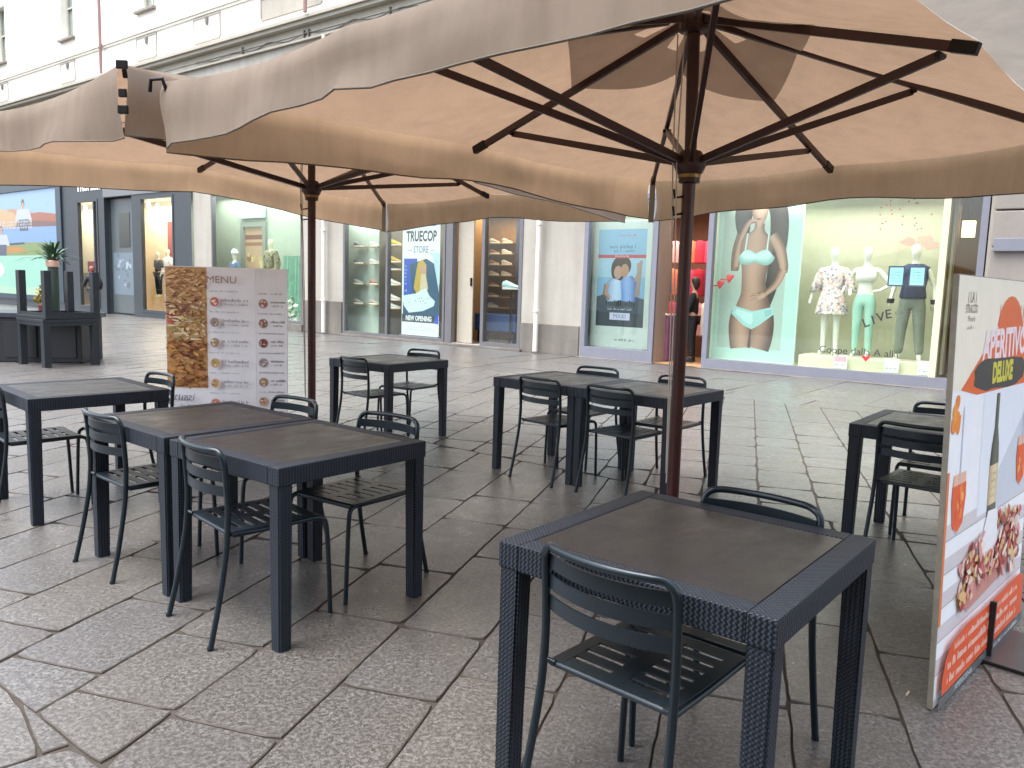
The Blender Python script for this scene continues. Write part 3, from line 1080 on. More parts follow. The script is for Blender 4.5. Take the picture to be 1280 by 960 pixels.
pr.limb(cr([(-.27, 2.06, .10), (-.20, 2.0, .15), (-.10, 1.98, .13), (.0, 1.97, .08)]), '#86b3ac', '#cdf2ec', 8, .3)
pr.limb(cr([(.30, 2.06, .11), (.22, 1.99, .15), (.12, 1.98, .13), (.0, 1.97, .08)]), '#86b3ac', '#c5ece6', 8, -.3)
pr.limb([(-.20, 2.12, .016), (-.17, 2.44, .014)], '#8ab8b0', '#cdf2ec', 4); pr.limb([(.22, 2.12, .016), (.24, 2.44, .014)], '#8ab8b0', '#cdf2ec', 4)
pr.poly([(-.36, 1.06), (-.40, .90), (-.14, .68), (.02, .62), (.16, .70), (.43, .92), (.40, 1.06), (.02, .96)], '#a9d8d2')
pr.poly([(-.30, 1.0), (-.33, .92), (-.10, .74), (.0, .70), (.04, .78), (.02, .92)], '#c3ebe5')
pr.poly([(.24, .98), (.38, 1.02), (.40, .93), (.28, .86)], '#93c4bd')
pr.limb([(.0, .60, .012), (-.01, .26, .03)], '#3e2d25', '#5a4236', 4)
pr.build('print', t, (0, -0.002, 0))

# red bird-shaped hangers in front of the poster
for k, (s, z) in enumerate(((-6.10, 1.72), (-6.28, 1.60))):
    mb = MB()
    mb.box((-0.10, -0.01, -0.01), (0.10, 0.01, 0.012))
    mb.loft([(0.08, 0, -0.06, 0.01, 0.01), (0.08, 0, 0.0, 0.05, 0.02), (0.10, 0, 0.06, 0.08, 0.02), (0.1, 0, 0.1, 0.06, 0.01)], 8)
    tag(mb.build('display_ornament', mat('red enamel', '#c9303c', 0.4), loc=F(s, 0.2, z), rz=FAZ), ('upper' if k == 0 else 'lower') + ' small red paper ornament beside the lingerie poster', 'ornament')

# mannequins -------------------------------------------------------
BODY = {'pelvis': (0, 0, .95, .12, .10), 'belly': (0, 0, 1.09, .105, .085), 'chest': (0, 0, 1.28, .13, .095), 'neckb': (0, .01, 1.43, .06), 'neck': (0, 0, 1.50, .045),
        'jaw': (0, -.02, 1.57, .062), 'head': (0, -.012, 1.66, .085, .092), 'crown': (0, 0, 1.745, .05),
        'shl': (-.17, 0, 1.38, .052), 'ell': (-.25, .02, 1.12, .037), 'wrl': (-.27, -.05, .9, .026), 'hal': (-.275, -.09, .80, .024),
        'shr': (.17, 0, 1.38, .052), 'elr': (.25, .02, 1.12, .037), 'wrr': (.27, -.05, .9, .026), 'har': (.275, -.09, .80, .024),
        'hil': (-.09, 0, .88, .088), 'knl': (-.095, -.01, .5, .055), 'anl': (-.1, .02, .09, .036), 'tol': (-.11, -.13, .03, .028),
        'hir': (.09, 0, .88, .088), 'knr': (.095, -.01, .5, .055), 'anr': (.1, .02, .09, .036), 'tor': (.11, -.13, .03, .028)}
BED = [('pelvis', 'belly'), ('belly', 'chest'), ('chest', 'neckb'), ('neckb', 'neck'), ('neck', 'jaw'), ('jaw', 'head'), ('head', 'crown'),
       ('chest', 'shl'), ('shl', 'ell'), ('ell', 'wrl'), ('wrl', 'hal'), ('chest', 'shr'), ('shr', 'elr'), ('elr', 'wrr'), ('wrr', 'har'),
       ('pelvis', 'hil'), ('hil', 'knl'), ('knl', 'anl'), ('anl', 'tol'), ('pelvis', 'hir'), ('hir', 'knr'), ('knr', 'anr'), ('anr', 'tor')]
def pose(**kw):
    J = dict(BODY)
    for k, v in kw.items():
        J[k] = tuple(v) + tuple(J[k][len(v):])
    return J
def sub_skin(name, J, keys, grow, m, parent, over=None):
    K = {k: tuple(J[k][:3]) + tuple(r + grow for r in J[k][3:]) for k in keys}
    if over:
        for k, v in over.items():
            K[k] = v
    E2 = [(a, b) for a, b in BED if a in K and b in K]
    return skin(name, K, E2, m, parent)
M_MANN = mat('mannequin gloss white', '#e4e2d2', 0.35)
TOP = ['chest', 'belly', 'pelvis', 'shl', 'shr', 'ell', 'elr']
LEGS = ['pelvis', 'hil', 'knl', 'anl', 'hir', 'knr', 'anr']
# 1: floral dress
J = pose(wrl=(-.33, -.02, .92), hal=(-.34, -.05, .82), ell=(-.28, .02, 1.12), wrr=(.30, -.12, 1.0), har=(.31, -.2, .98))
t = thing('mannequin', 'white mannequin in short floral dress, leftmost in the big window', 'mannequin', F(-4.20, 0.60, 0.385), FAZ, 'mannequins in the big window')
t.scale = (1.13, 1.13, 1.13)
skin('body', J, BED, M_MANN, t)
bq = NB('floral cloth')
vv = bq.n('ShaderNodeTexVoronoi'); vv.inputs['Scale'].default_value = 30
bq.l(bq.coord(), vv.inputs['Vector'])
bq.l(bq.ramp(vv.outputs['Color'], [(0.2, srgb('#8a7f95')), (0.45, srgb('#e6dccd')), (0.65, srgb('#d9a79c')), (0.8, srgb('#efe7da')), (0.95, srgb('#9a7f74'))]), bq.p.inputs['Base Color'])
bq.p.inputs['Roughness'].default_value = 0.8
M_FLORAL = bq.m
mb = MB()
mb.loft([(0, 0, .66, .25, .19), (0, 0, .68, .255, .19), (0, 0, .86, .22, .17), (0, 0, 1.02, .175, .13), (0, 0, 1.12, .16, .115), (0, 0, 1.28, .185, .13), (0, 0, 1.38, .19, .10), (0, .01, 1.43, .12, .075)], 22)
for s in (-1, 1):
    mb.loft([(s * .27, .01, 1.02, .10, .085), (s * .26, .01, 1.12, .085, .075), (s * .20, 0, 1.32, .075, .07), (s * .15, 0, 1.41, .06, .06)], 14)
mb.build('dress', M_FLORAL, t, smooth=True)
# 2: white bra and mint leggings
J = pose(ell=(-.30, .04, 1.16), wrl=(-.36, -.06, .98), hal=(-.40, -.14, .94), elr=(.36, .02, 1.15), wrr=(.22, -.12, 1.05), har=(.14, -.16, 1.05))
t2 = thing('mannequin', 'white mannequin in white bra top and mint trousers, middle of three', 'mannequin', F(-3.64, 0.60, 0.385), FAZ, 'mannequins in the big window')
t2.scale = (1.13, 1.13, 1.13)
skin('body', J, BED, M_MANN, t2)
sub_skin('leggings', J, LEGS, 0.014, mat('mint cloth', '#9fc9b4', 0.8), t2, {'belly': (0, 0, 1.06, .118, .098)})
mb = MB()
mb.loft([(0, 0, 1.20, .145, .11), (0, -.01, 1.25, .155, .13), (0, -.012, 1.31, .16, .135), (0, 0, 1.36, .15, .11)], 20)
mb.build('bra_top', mat('white cloth', '#eeeee4', 0.8), t2, smooth=True)
# 3: navy vest, grey trousers
J = pose(ell=(-.27, .05, 1.12), wrl=(-.30, -.02, .9), hal=(-.3, -.05, .82), elr=(.27, .05, 1.12), wrr=(.30, -.02, .9), har=(.31, -.05, .82), knl=(-.12, -.02, .5), knr=(.12, 0, .5), anl=(-.14, .02, .09), anr=(.15, .02, .09), tol=(-.15, -.13, .03), tor=(.18, -.12, .03))
t3 = thing('mannequin', 'white mannequin in navy vest and grey trousers, rightmost in the big window', 'mannequin', F(-2.86, 0.55, 0.385), FAZ, 'mannequins in the big window')
t3.scale = (1.15, 1.15, 1.15)
skin('body', J, BED, M_MANN, t3)
sub_skin('trousers', J, LEGS, 0.03, mat('grey cloth', '#7e8274', 0.85), t3, {'belly': (0, 0, 1.06, .13, .11)})
mb = MB()
mb.loft([(0, 0, .94, .18, .14), (0, 0, .97, .185, .145), (0, 0, 1.1, .165, .13), (0, 0, 1.28, .195, .15), (0, 0, 1.40, .20, .11), (0, .01, 1.45, .11, .08)], 22)
mb.build('vest', mat('navy cloth', '#333c57', 0.8), t3, smooth=True)
for s in (-1, 1):
    mb = MB()
    mb.loft([(s * .30, -.02, .86, .05, .05), (s * .295, -.015, .93, .055, .055)], 12)
    mb.build('cuff', M_BLACK, t3)
mb = MB()
mb.loft([(0, -.15, 1.30, .02, .01), (0, -.16, 1.36, .05, .03), (0, -.14, 1.41, .05, .02)], 10)
mb.build('bow', mat('pink cloth', '#d8566e', 0.7), t3)
# podium
mb = MB()
mb.box((-4.62, 0.25, 0.165), (-2.50, 1.05, 0.385), 0, 0.01)
tag(mb.build('display_podium', mat('cream podium', '#d8d4b4', 0.6), bld, ), None)
# price cards
for k, (s, l) in enumerate(((-3.86, 'pink and white card leaning below the floral dress mannequin'), (-3.02, 'white card standing left of the grey trousers mannequin'), (-2.50, 'white card at the right end of the big window'))):
    t = thing('price_card', l, 'card', F(s, 0.16, 0.195), FAZ, 'cards along the window sill')
    mb = MB()
    mb.box((-0.12, 0, 0), (0.12, 0.015, 0.24), 0, 0.003)
    mb.build('panel', mat('white card', '#ece9e2', 0.6), t)
    pr = Print()
    if k == 0:
        pr.rect(-.1, .12, .1, .22, '#e6b6c0')
    pr.words(-.09, .08, .06, .03, '#85807a', rq)
    pr.build('print', t, (0, -0.001, 0))
# hanging pair of light blue cards in front of the navy vest
t = thing('hanging_sign', 'pair of pale blue cards hanging before the navy vest mannequin', 'sign', F(-2.90, 0.17, 1.66), FAZ)
for x0 in (-0.30, 0.02):
    mb = MB()
    mb.box((x0, 0, 0), (x0 + 0.26, 0.012, 0.34), 0, 0.003)
    c = mb.build('card', mat('slate card edge', '#3d4a66', 0.5), t)
    pr = Print()
    pr.rect(x0 + .025, .025, x0 + .235, .315, '#a9dbe8')
    for q in range(4):
        pr.words(x0 + .06, x0 + .2, .08 + q * .05, .022, '#64909f', rq)
    pr.build('print', c, (0, -0.001, 0))
mb = MB()
for x in (-0.17, 0.15):
    mb.tube([(x, 0.006, 0.34), (x, 0.006, 1.66)], 0.002, 6)
mb.build('cord', M_ROPE, t)
# decal lettering on the glass
pr = Print(0.5, 0, 0.00005)
def arc(word, cx, cz, rad, a0, da, size, c):
    for i, ch in enumerate(word):
        if ch == ' ':
            continue
        a = a0 - da * i
        pr.text(ch, cx + rad * math.sin(-a) * 1.0, cz + rad * math.cos(a), size, c, rot=a)
for i, ch in enumerate('LIVE'):
    pr.text(ch, -3.46 + i * .115, 1.02 + i * .055, .21, '#2e2e2a', rot=.42 - .08 * i, bold=.004)
for i, ch in enumerate('colour by'):
    if ch != ' ':
        pr.text(ch, -2.99 + i * .075, 1.22 + i * .012, .11, '#55564c', rot=.15)
pr.text('Coppe dalla A alla', -3.55, .52, .17, '#34342e', sx=1.05)
pr.poly([(-3.48, .44), (-3.41, .36), (-3.34, .44), (-3.37, .47), (-3.41, .445), (-3.45, .47)], '#c02c36')
for k in range(24):
    a, b = rq.uniform(-3.4, -2.5), rq.uniform(2.55, 3.1)
    pr.disc(a, b, .018, .012, rq.choice(('#6e4a44', '#8a6a5c', '#b0605c')), 6, rot=rq.uniform(0, 3))
pr.build('decal', ling, (0, 0.043, 0))
# back-wall watercolour bloom
pr = Print(0.7)
for k in range(7):
    pr.disc(-2.95 + rq.uniform(-.3, .3), 2.42 + rq.uniform(-.12, .12), rq.uniform(.06, .16), rq.uniform(.05, .12), rq.choice(('#d8a89a', '#d99c90', '#dcb8a2')), 12, .3, rq)
tag(pr.build('wall_decoration', bld, (0, 1.145, 0)))

# ---- lingerie shop doorway: stock on the rails and a shop assistant
def garment(loc, rz, w, h, col, label, group, d=0.09):
    mb = MB()
    mb.loft([(0, 0, 0, w * .5, d * .5), (0, 0, .03, w * .52, d * .55), (0, 0, h * .55, w * .42, d * .5), (0, 0, h * .8, w * .46, d * .5), (0, 0, h * .95, w * .36, d * .4), (0, 0, h, w * .12, d * .25)], 14)
    t = mb.build('hanging_garment', mat('garment cloth', col, 0.85, var=0.15), loc=loc, rz=rz, smooth=True)
    return tag(t, label, 'garment', group)
RACK = 'garments hanging inside the doorway'
names = {'#c8314a': 'crimson', '#e8a4a8': 'pale pink', '#d8486a': 'bright pink', '#f0e4d8': 'white', '#b32036': 'dark red', '#e07a5a': 'coral', '#7a2436': 'burgundy'}
rg = random.Random(3)
cols = list(names)
for row, (z, h) in enumerate(((0.5, 0.75), (1.38, 0.6), (2.1, 0.5))):
    for k in range(6):
        s = -8.30 + k * 0.20
        c = cols[(k * 2 + row * 3) % 7]
        d = 2.0 + 0.06 * (k % 3)
        garment(F(s, d, z), FAZ + 0.2, .30, h, c, '%s garment hanging in the %s row %s the doorway' % (names[c], ('bottom', 'middle', 'top')[row], ('at the left of', 'left of centre in', 'near the centre of', 'right of centre in', 'at the right of', 'deep at the right of')[k]), RACK, .16)
garment(F(-7.72, 0.85, 1.42), FAZ, .34, 1.25, '#27458c', 'long royal blue garment hanging just inside the doorway', RACK, .2)
t = thing('display_bin', 'purple cloth covered display bin just inside the doorway', 'bin', F(-7.62, 0.80, 0.015), FAZ)
mb = MB()
mb.box((-.26, -.3, 0), (.22, .3, .95), 0, 0.03)
mb.build('skirt', mat('plum cloth', '#7a4a66', 0.85, var=.2), t)
mb = MB()
mb.tube([(-.24, -.31, .96), (.0, -.31, 1.04), (.21, -.31, .96)], .02, 8)
mb.box((-.24, -.28, .952), (.2, .28, .98))
mb.build('rim', mat('cream trim', '#d8c8b0', 0.6), t)
J = pose(ell=(-.20, -.10, 1.14), wrl=(-.10, -.26, 1.10), hal=(-.04, -.30, 1.12), elr=(.22, -.06, 1.13), wrr=(.2, -.22, .98), har=(.19, -.3, .98))
t = thing('person', 'person in black clothes standing in the shop doorway beside the garments', 'person', F(-7.06, 0.95, 0.015), FAZ - 1.3)
M_SKINTONE = mat('skin', '#b98e78', 0.55)
skin('body', J, BED, M_SKINTONE, t)
sub_skin('top', J, TOP + ['wrl', 'wrr'], 0.02, mat('black knit', '#17161a', 0.9), t)
sub_skin('trousers', J, LEGS, 0.018, mat('black trousers', '#141418', 0.9), t)
mb = MB()
for s in (-1, 1):
    mb.loft([(s * .105, -.05, 0, .045, .13), (s * .105, -.05, .04, .045, .125), (s * .1, .0, .1, .04, .06)], 12)
mb.build('shoes', M_BLACK, t)
mb = MB()
mb.loft([(0, .03, 1.5, .05, .03), (0, .03, 1.58, .085, .075), (0, .015, 1.66, .098, .095), (0, .01, 1.72, .085, .085), (0, .01, 1.765, .04, .04)], 14)
mb.build('hair', mat('dark hair', '#2a1f1a', 0.6), t, smooth=True)
# dark stock behind the right end of the big window
for k in range(6):
    c = ('#23242a', '#3a3228', '#1c1d22', '#4a3a2a', '#2a2a30', '#6a4a2c')[k]
    garment(F(-2.50 + .085 * k, 1.5 + .06 * k, 0.9), FAZ + .9, .34, .95, c, '%s garment on the dim rail right of the big window, %s from the left' % (('charcoal', 'umber', 'black', 'brown', 'slate', 'tan')[k], ('first', 'second', 'third', 'fourth', 'fifth', 'sixth')[k]), 'garments on the dim rail', .2)
t = thing('ceiling_lantern', 'small glowing square lamp above the dim rail right of the big window', 'lamp', F(-2.24, 1.4, 2.55), FAZ)
mb = MB(); mb.box((-.10, -.05, 0), (.10, .05, .28), 0, .01)
mb.build('shade', mat('lit lamp shade', '#ffd9a0', 0.5, 0, 0.8), t)
mb = MB(); mb.tube([(0, 0, .28), (0, 0, .86)], .006, 8)
mb.build('stem', M_DARKMET, t)

# ---- shoe shop
def make_shoe(col, sole):
    mb = MB()
    secs = []
    for x, w, h0, h1 in ((-.13, .025, .02, .085), (-.12, .036, .02, .10), (-.08, .042, .02, .115), (-.03, .043, .02, .10), (.03, .046, .02, .075), (.09, .048, .02, .055), (.13, .04, .02, .045), (.15, .02, .02, .035)):
        secs.append((x, w, h0, h1))
    rings = []
    for x, w, h0, h1 in secs:
        ring = []
        for k in range(12):
            a = 2 * PI * k / 12
            z = (h0 + h1) / 2 + (h1 - h0) / 2 * math.sin(a)
            ring.append(mb.bm.verts.new((x, w * math.cos(a), z)))
        rings.append(ring)
    for a, b in zip(rings, rings[1:]):
        for k in range(12):
            mb.bm.faces.new((a[k], a[(k + 1) % 12], b[(k + 1) % 12], b[k]))
    mb.bm.faces.new(list(reversed(rings[0]))); mb.bm.faces.new(rings[-1])
    mb.loft([(0.01, 0, 0, .15, .046), (0.01, 0, .024, .152, .047)], 16, 1)
    me = mb.build('shoe', [mat('shoe upper', col, 0.6), mat('shoe sole', sole, 0.6)], smooth=True, auto=40)
    return me
protos = {}
def shoe(s, d, z, col, label, group, scale=1.25, rz=0.0, sole='#e8e4da'):
    if (col, sole) not in protos:
        o = make_shoe(col, sole)
        protos[(col, sole)] = o
    else:
        o = protos[(col, sole)].copy()
        COL.objects.link(o)
    o.location = F(s, d, z)
    o.rotation_euler = (0, 0, FAZ + rz)
    o.scale = (scale,) * 3
    tag(o, label, 'shoe', group)
    # little bracket shelf belongs to the building fittings
    return o
shelf = MB()
G1 = 'trainers on the pale display wall'
rowz = (2.44, 1.98, 1.42, 0.88)
rown = ('top', 'second', 'third', 'bottom')
c1 = ('#5a5c5e', '#6a6c70', '#9a9a98', '#8a8680'); c2 = ('#d8d4ca', '#c9c4be', '#a8786a', '#b09a90')
n1 = ('dark grey', 'grey', 'pale grey', 'grey brown'); n2 = ('white', 'off white', 'rust', 'rose grey')
for i in range(4):
    shoe(-16.85, .42, rowz[i], c1[i], '%s trainer in the left column, %s row of the pale shoe display' % (n1[i], rown[i]), G1)
    shoe(-16.2, .42, rowz[i], c2[i], '%s trainer in the right column, %s row of the pale shoe display' % (n2[i], rown[i]), G1)
    for s in (-16.85, -16.2):
        shelf.box((s - .22, .32, rowz[i] - .02), (s + .22, .60, rowz[i] - .002))
G2 = 'trainers stacked beside the banner'
for i, (z, c, nm) in enumerate(((2.46, '#e0c040', 'bright yellow'), (2.02, '#c9a850', 'mustard'), (1.82, '#4a4a46', 'charcoal'), (1.42, '#e6e4dc', 'clean white'), (1.02, '#d0cec8', 'light grey'), (0.80, '#f0eee8', 'chunky white'))):
    shoe(-15.45, .45, z, c, '%s trainer on the dark shelf left of the banner' % nm, G2, 1.5)
    shelf.box((-15.66, .32, z - .02), (-15.18, .62, z - .002))
G3 = 'trainers on the wooden shelf wall'
cl3 = ('#d8cbb8', '#e8e0d0', '#b8855a', '#c9b8a4', '#a86a50', '#e0d4c4')
for c_, s in enumerate((-14.15, -13.72, -13.30, -12.88)):
    for r_ in range(7):
        if c_ == 3 and r_ < 3:
            continue
        z = 0.92 + r_ * .28
        d = 2.0 + .0 * c_
        kk = (c_ * 3 + r_ * 2) % 6
        shoe(s, d, z, cl3[kk], '%s trainer, column %s and %s shelf of the wooden wall' % (('sand', 'cream', 'tan', 'beige', 'rust', 'ivory')[kk], ('one', 'two', 'three', 'four')[c_], ('lowest', 'second', 'third', 'fourth', 'fifth', 'sixth', 'top')[r_]), G3, 1.15)
for r_ in range(7):
    shelf.box((-14.9, 1.88, .895 + r_ * .28), (-12.6, 2.14, .915 + r_ * .28))
shelf.box((-15.0, 2.15, .06), (-12.55, 2.22, 3.4), 1)
shelf.build('display_shelves', [mat('shelf board', '#a8855c', 0.5), mat('shelf back panel', '#94683a', 0.6, var=.15)], bld)
shoe(-11.73, .75, 1.40, '#b8dcdc', 'pale turquoise trainer on a stand inside the right shoe shop pane', 'single display trainer', 1.9)
t = thing('shop_bench', 'low navy blue bench inside the right shoe shop pane', 'bench', F(-12.15, 1.0, 0.06), FAZ)
mb = MB(); mb.box((-.75, -.2, .30), (.55, .25, .72), 0, .02); mb.build('seat', mat('navy bench', '#1e3a66', 0.6), t)
mb = MB()
for x in (-.65, .45):
    mb.box((x - .04, -.15, 0), (x + .04, .2, .30))
mb.build('legs', M_DARKMET, t)
t = thing('shoe_stand', 'slim dark stand carrying the pale turquoise trainer', 'stand', F(-11.73, .75, .04), FAZ)
mb = MB(); mb.box((-.2, -.12, 1.31), (.22, .12, 1.355)); mb.build('shelf', M_DARKMET, t)
mb = MB(); mb.tube([(0, 0, .02), (0, 0, 1.31)], .02, 8); mb.lathe([(.14, 0), (.14, .02), (.03, .03)], n=14); mb.build('post', M_DARKMET, t)
# navy column inside
mb = MB(); mb.box((-12.5, 1.9, .06), (-12.0, 2.3, 3.4)); mb.build('inner_column', mat('navy column', '#252c4a', .7), bld)

# roll-up banner
t = thing('roll_up_banner', 'tall white roll up banner with blue picture inside the shoe shop window', 'banner', F(-14.27, 0.24, 0.06), FAZ)
mb = MB(); mb.box((-.68, -.08, 0), (.68, .1, .09), 0, .02); mb.build('base', M_GREYFR, t)
mb = MB(); mb.tube([(0, .03, .09), (0, .03, 3.0)], .012, 8); mb.build('pole', M_GREYFR, t)
mb = MB(); mb.box((-.66, -.004, .09), (.66, .004, 3.02)); bn = mb.build('sheet', mat('banner sheet', '#eef2f4', .5), t)
pr = Print(0.45, 0.08, tone=.62)
pr.rect(-.65, .10, .65, 3.0, '#eef3f6')
pr.rect(-.50, 2.86, .50, 3.0, '#3457b8')
pr.text('TRUECOP', 0, 2.60, .36, '#2c343c', sx=.66, bold=.012, shear=.08)
pr.text('STORE', .0, 2.27, .24, '#7f93a6', sx=.75, bold=.005)
pr.rect(-.46, 2.25, -.32, 2.27, '#8a9aaa'); pr.rect(.34, 2.25, .48, 2.27, '#8a9aaa')
pr.poly([(-.6, 2.05), (-.12, 2.05), (-.12, 1.1), (-.6, 1.1)], '#3a5fc0')
pr.poly([(-.4, 1.9), (.2, 2.05), (.52, 1.9), (.66, 1.4), (.66, .62), (-.62, .62), (-.62, .9), (-.3, 1.2)], '#2f5a78')
pr.poly([(.30, 2.2), (.42, 2.1), (.55, 1.6), (.65, 1.2), (.65, 2.2)], '#bfe0ee')
pr.poly([(-.24, 1.3), (-.16, 1.7), (-.10, 1.95), (.06, 2.02), (.2, 1.9), (.2, 1.6), (.28, 1.3), (.16, 1.12), (-.08, 1.1)], '#c8a848')
pr.disc(.1, 1.78, .10, .12, '#caa088')
pr.poly([(.02, 1.66), (.18, 1.66), (.26, 1.3), (.16, 1.16), (-.02, 1.2)], '#d8c8a8')
pr.poly([(-.6, .85), (-.6, 1.1), (-.16, 1.16), (.06, 1.26), (.2, 1.3), (.32, 1.12), (.52, .98), (.48, .86), (.1, .72), (-.4, .66)], '#dcf0ea')
for k in range(10):
    pr.disc(rq.uniform(-.4, .35), rq.uniform(.82, 1.05), .02, .02, '#7a9a9a', 6)
pr.poly([(-.65, .42), (.65, .42), (.65, .62), (-.65, .62)], '#3a4248')
pr.poly([(.5, .42), (.65, .40), (.65, .64), (.55, .64)], '#2f56d0')
pr.text('NEW OPENING', -.05, .52, .17, '#eef2f4', sx=.78, bold=.008)
for k in range(2):
    pr.words(-.45, .5, .28 - k * .06, .03, '#9aa4ac', rq)
for k in range(8):
    pr.words(-.57, -.5, 1.2 + k * .09, .06, '#b8c8ea', rq)
pr.build('print', bn, (0, -0.0045, 0))

# ---- window with two dressed mannequins behind the menu board
t = thing('mannequin', 'mannequin with camouflage jacket and pale round head, right in the green window', 'mannequin', F(-21.0, 0.55, 0.62), FAZ, 'mannequins in the green window')
t.scale = (1.2, 1.2, 1.2)
J = pose()
skin('body', J, BED, mat('pale mannequin', '#dfe0b8', .4), t)
bq = NB('camouflage cloth'); bq.l(bq.ramp(bq.noise(bq.coord(), 9, 3), [(.38, srgb('#5a5640')), (.5, srgb('#8a8560')), (.62, srgb('#3c3d30'))]), bq.p.inputs['Base Color']); bq.p.inputs['Roughness'].default_value = .9
sub_skin('jacket', J, TOP + ['wrl', 'wrr'], .045, bq.m, t)
sub_skin('trousers', J, LEGS, .03, mat('yellow cloth', '#c9a24a', .85), t)
t = thing('mannequin', 'mannequin with white cap and blue shirt, left in the green window', 'mannequin', F(-22.95, 0.55, 0.40), FAZ, 'mannequins in the green window')
t.scale = (1.12, 1.12, 1.12)
skin('body', J, BED, mat('cream mannequin', '#d8cfc0', .4), t)
sub_skin('shirt', J, TOP, .03, mat('dull blue cloth', '#4f6480', .85), t)
sub_skin('trousers', J, LEGS, .03, mat('teal cloth', '#4a7480', .85), t)
mb = MB(); mb.loft([(0, 0, 1.66, .105, .11), (0, 0, 1.73, .10, .105), (0, 0, 1.80, .05, .055)], 14); mb.build('cap', mat('white cap', '#f0eee8', .8), t, smooth=True)
# lit inner doorway and wall of the green window
mb = MB()
mb.box((-23.25, .96, .21), (-23.10, 1.04, 3.3)); mb.box((-22.05, .96, .21), (-21.9, 1.04, 3.3)); mb.box((-23.10, .96, 3.15), (-22.05, 1.04, 3.3))
mb.build('inner_door_frame', mat('grey green frame', '#7c8478', .6), bld)
pr = Print(.6, .08, tone=.5)
pr.rect(-23.10, .22, -22.05, 3.15, '#d8b48a')
pr.rect(-23.10, 2.75, -22.05, 2.9, '#8a5236'); pr.rect(-23.10, 2.55, -22.05, 2.66, '#a8704a')
for k in range(10):
    pr.disc(rq.uniform(-22.95, -22.2), rq.uniform(1.3, 2.4), rq.uniform(.06, .14), rq.uniform(.06, .12), rq.choice(('#4a3826', '#e8c878', '#a8784a', '#f0dca8')), 9, .25, rq)
pr.build('inner_doorway', bld, (0, 1.045, 0))
mb = MB(); mb.box((-23.3, .9, 3.42), (-21.9, 1.0, 3.78), 0, .01); mb.build('inner_sign', mat('pale aqua sign', '#a8d0c8', .5), bld)
mb = MB()
rings = []
for k in range(24):
    x = -20.45 + k * .036
    mb.quad([(x, .55 + .03 * math.sin(k * 1.7), .35), (x + .036, .55 + .03 * math.sin((k + 1) * 1.7), .35), (x + .036, .6 + .02 * math.sin((k + 1) * 1.7), 2.2), (x, .6 + .02 * math.sin(k * 1.7), 2.2)])
o = mb.build('hanging_cloth', mat('teal green cloth', '#6f9c84', .85, var=.2), smooth=True, loc=F(0, 0, 0), rz=FAZ)
tag(o, 'sea green curtain of cloth hanging at the right of the green window', 'cloth')
t = thing('white_flowers', 'bunch of white flowers at the foot of the sea green cloth', 'flowers', F(-19.95, .42, .22), FAZ)
mb = MB()
for k in range(60):
    p = Vector((rq.gauss(0, .2), rq.gauss(0, .1), abs(rq.gauss(.3, .22))))
    a = Vector((rq.uniform(-1, 1), rq.uniform(-1, 1), rq.uniform(-.3, 1))).normalized() * .07
    b = a.orthogonal().normalized() * .05
    mb.quad([p - a - b, p + a - b, p + a + b, p - a + b])
mb.build('petals', mat('white petals', '#eef0e2', .7), t)
mb = MB(); mb.loft([(0, 0, 0, .1, .1), (0, 0, .18, .14, .14)], 12); mb.build('pot', mat('grey pot', '#8a8c84', .6), t)

# ---- things behind the dark-framed windows
def child_mannequin(s, d, z, top, bot, label, sc):
    t = thing('mannequin', label, 'mannequin', F(s, d, z), FAZ, 'small mannequins in the dark framed shop')
    t.scale = (sc,) * 3
    skin('body', pose(), BED, M_MANN, t)
    sub_skin('top', pose(), TOP, .04, mat('mannequin top', top, .85), t)
    sub_skin('trousers', pose(), LEGS, .03, mat('mannequin trousers', bot, .85), t)
child_mannequin(-28.2, .8, 0.7, '#2b3138', '#1f2226', 'small mannequin in black outfit in the right dark framed window', .95)
child_mannequin(-27.6, .85, 0.75, '#e6e2da', '#c9a8a0', 'small mannequin in white outfit in the right dark framed window', .98)
pr = Print(.6, .08, tone=.5)
pr.rect(-28.5, 1.9, -27.75, 3.5, '#c8483c')
pr.build('red_wall_panel', bld, (0, 1.34, 0))
mb = MB(); mb.box((-33.6, .7, 1.55), (-32.5, 1.0, 2.0), 0, .04)
o = mb.build('gift_box', mat('magenta box', '#c2487c', .6), loc=F(0, 0, 0), rz=FAZ); tag(o, 'magenta box on display in the narrow left window', 'box')
mb = MB(); mb.box((-33.8, .6, .18), (-32.4, 1.1, 1.54), 0, .02); mb.build('display_plinth', mat('cream plinth', '#e0cfa8', .6), bld)
# spot lamps under the ceiling of the two narrow windows
for s, z in ((-33.6, 4.05), (-28.6, 4.0), (-28.0, 3.9), (-27.5, 3.55)):
    mb = MB()
    mb.lathe([(.02, .18), (.05, .16), (.07, 0), (.06, -.02)], n=14)
    o = mb.build('spot_lamp', mat('lit spot', '#fff2d8', .4, 0, 1.5), bld, loc=(s, .7, z))

# hanging lantern arm at the far left
t = thing('wall_lantern', 'thin dark wall arm with hanging lantern high at the far left', 'lamp', F(-40.5, 0, 0), FAZ)
mb = MB(); mb.tube([(-3.5, -1.2, 12.15), (-1.0, -1.1, 11.82), (1.6, -1.05, 11.25)], [.05, .045, .03], 8); mb.tube([(-3.5, -1.2, 12.15), (-3.5, -.02, 12.2)], .05, 8); mb.build('arm', M_DARKFR, t)
mb = MB(); mb.tube([(-.6, -1.09, 11.72), (-.6, -1.09, 9.75)], .02, 8); mb.build('hanger', M_GREYFR, t)
mb = MB(); mb.loft([(-.6, -1.09, 9.05, .10, .10), (-.6, -1.09, 9.15, .2, .2), (-.6, -1.09, 9.6, .24, .24), (-.6, -1.09, 9.75, .05, .05)], 12); mb.build('lantern', M_GREYFR, t)

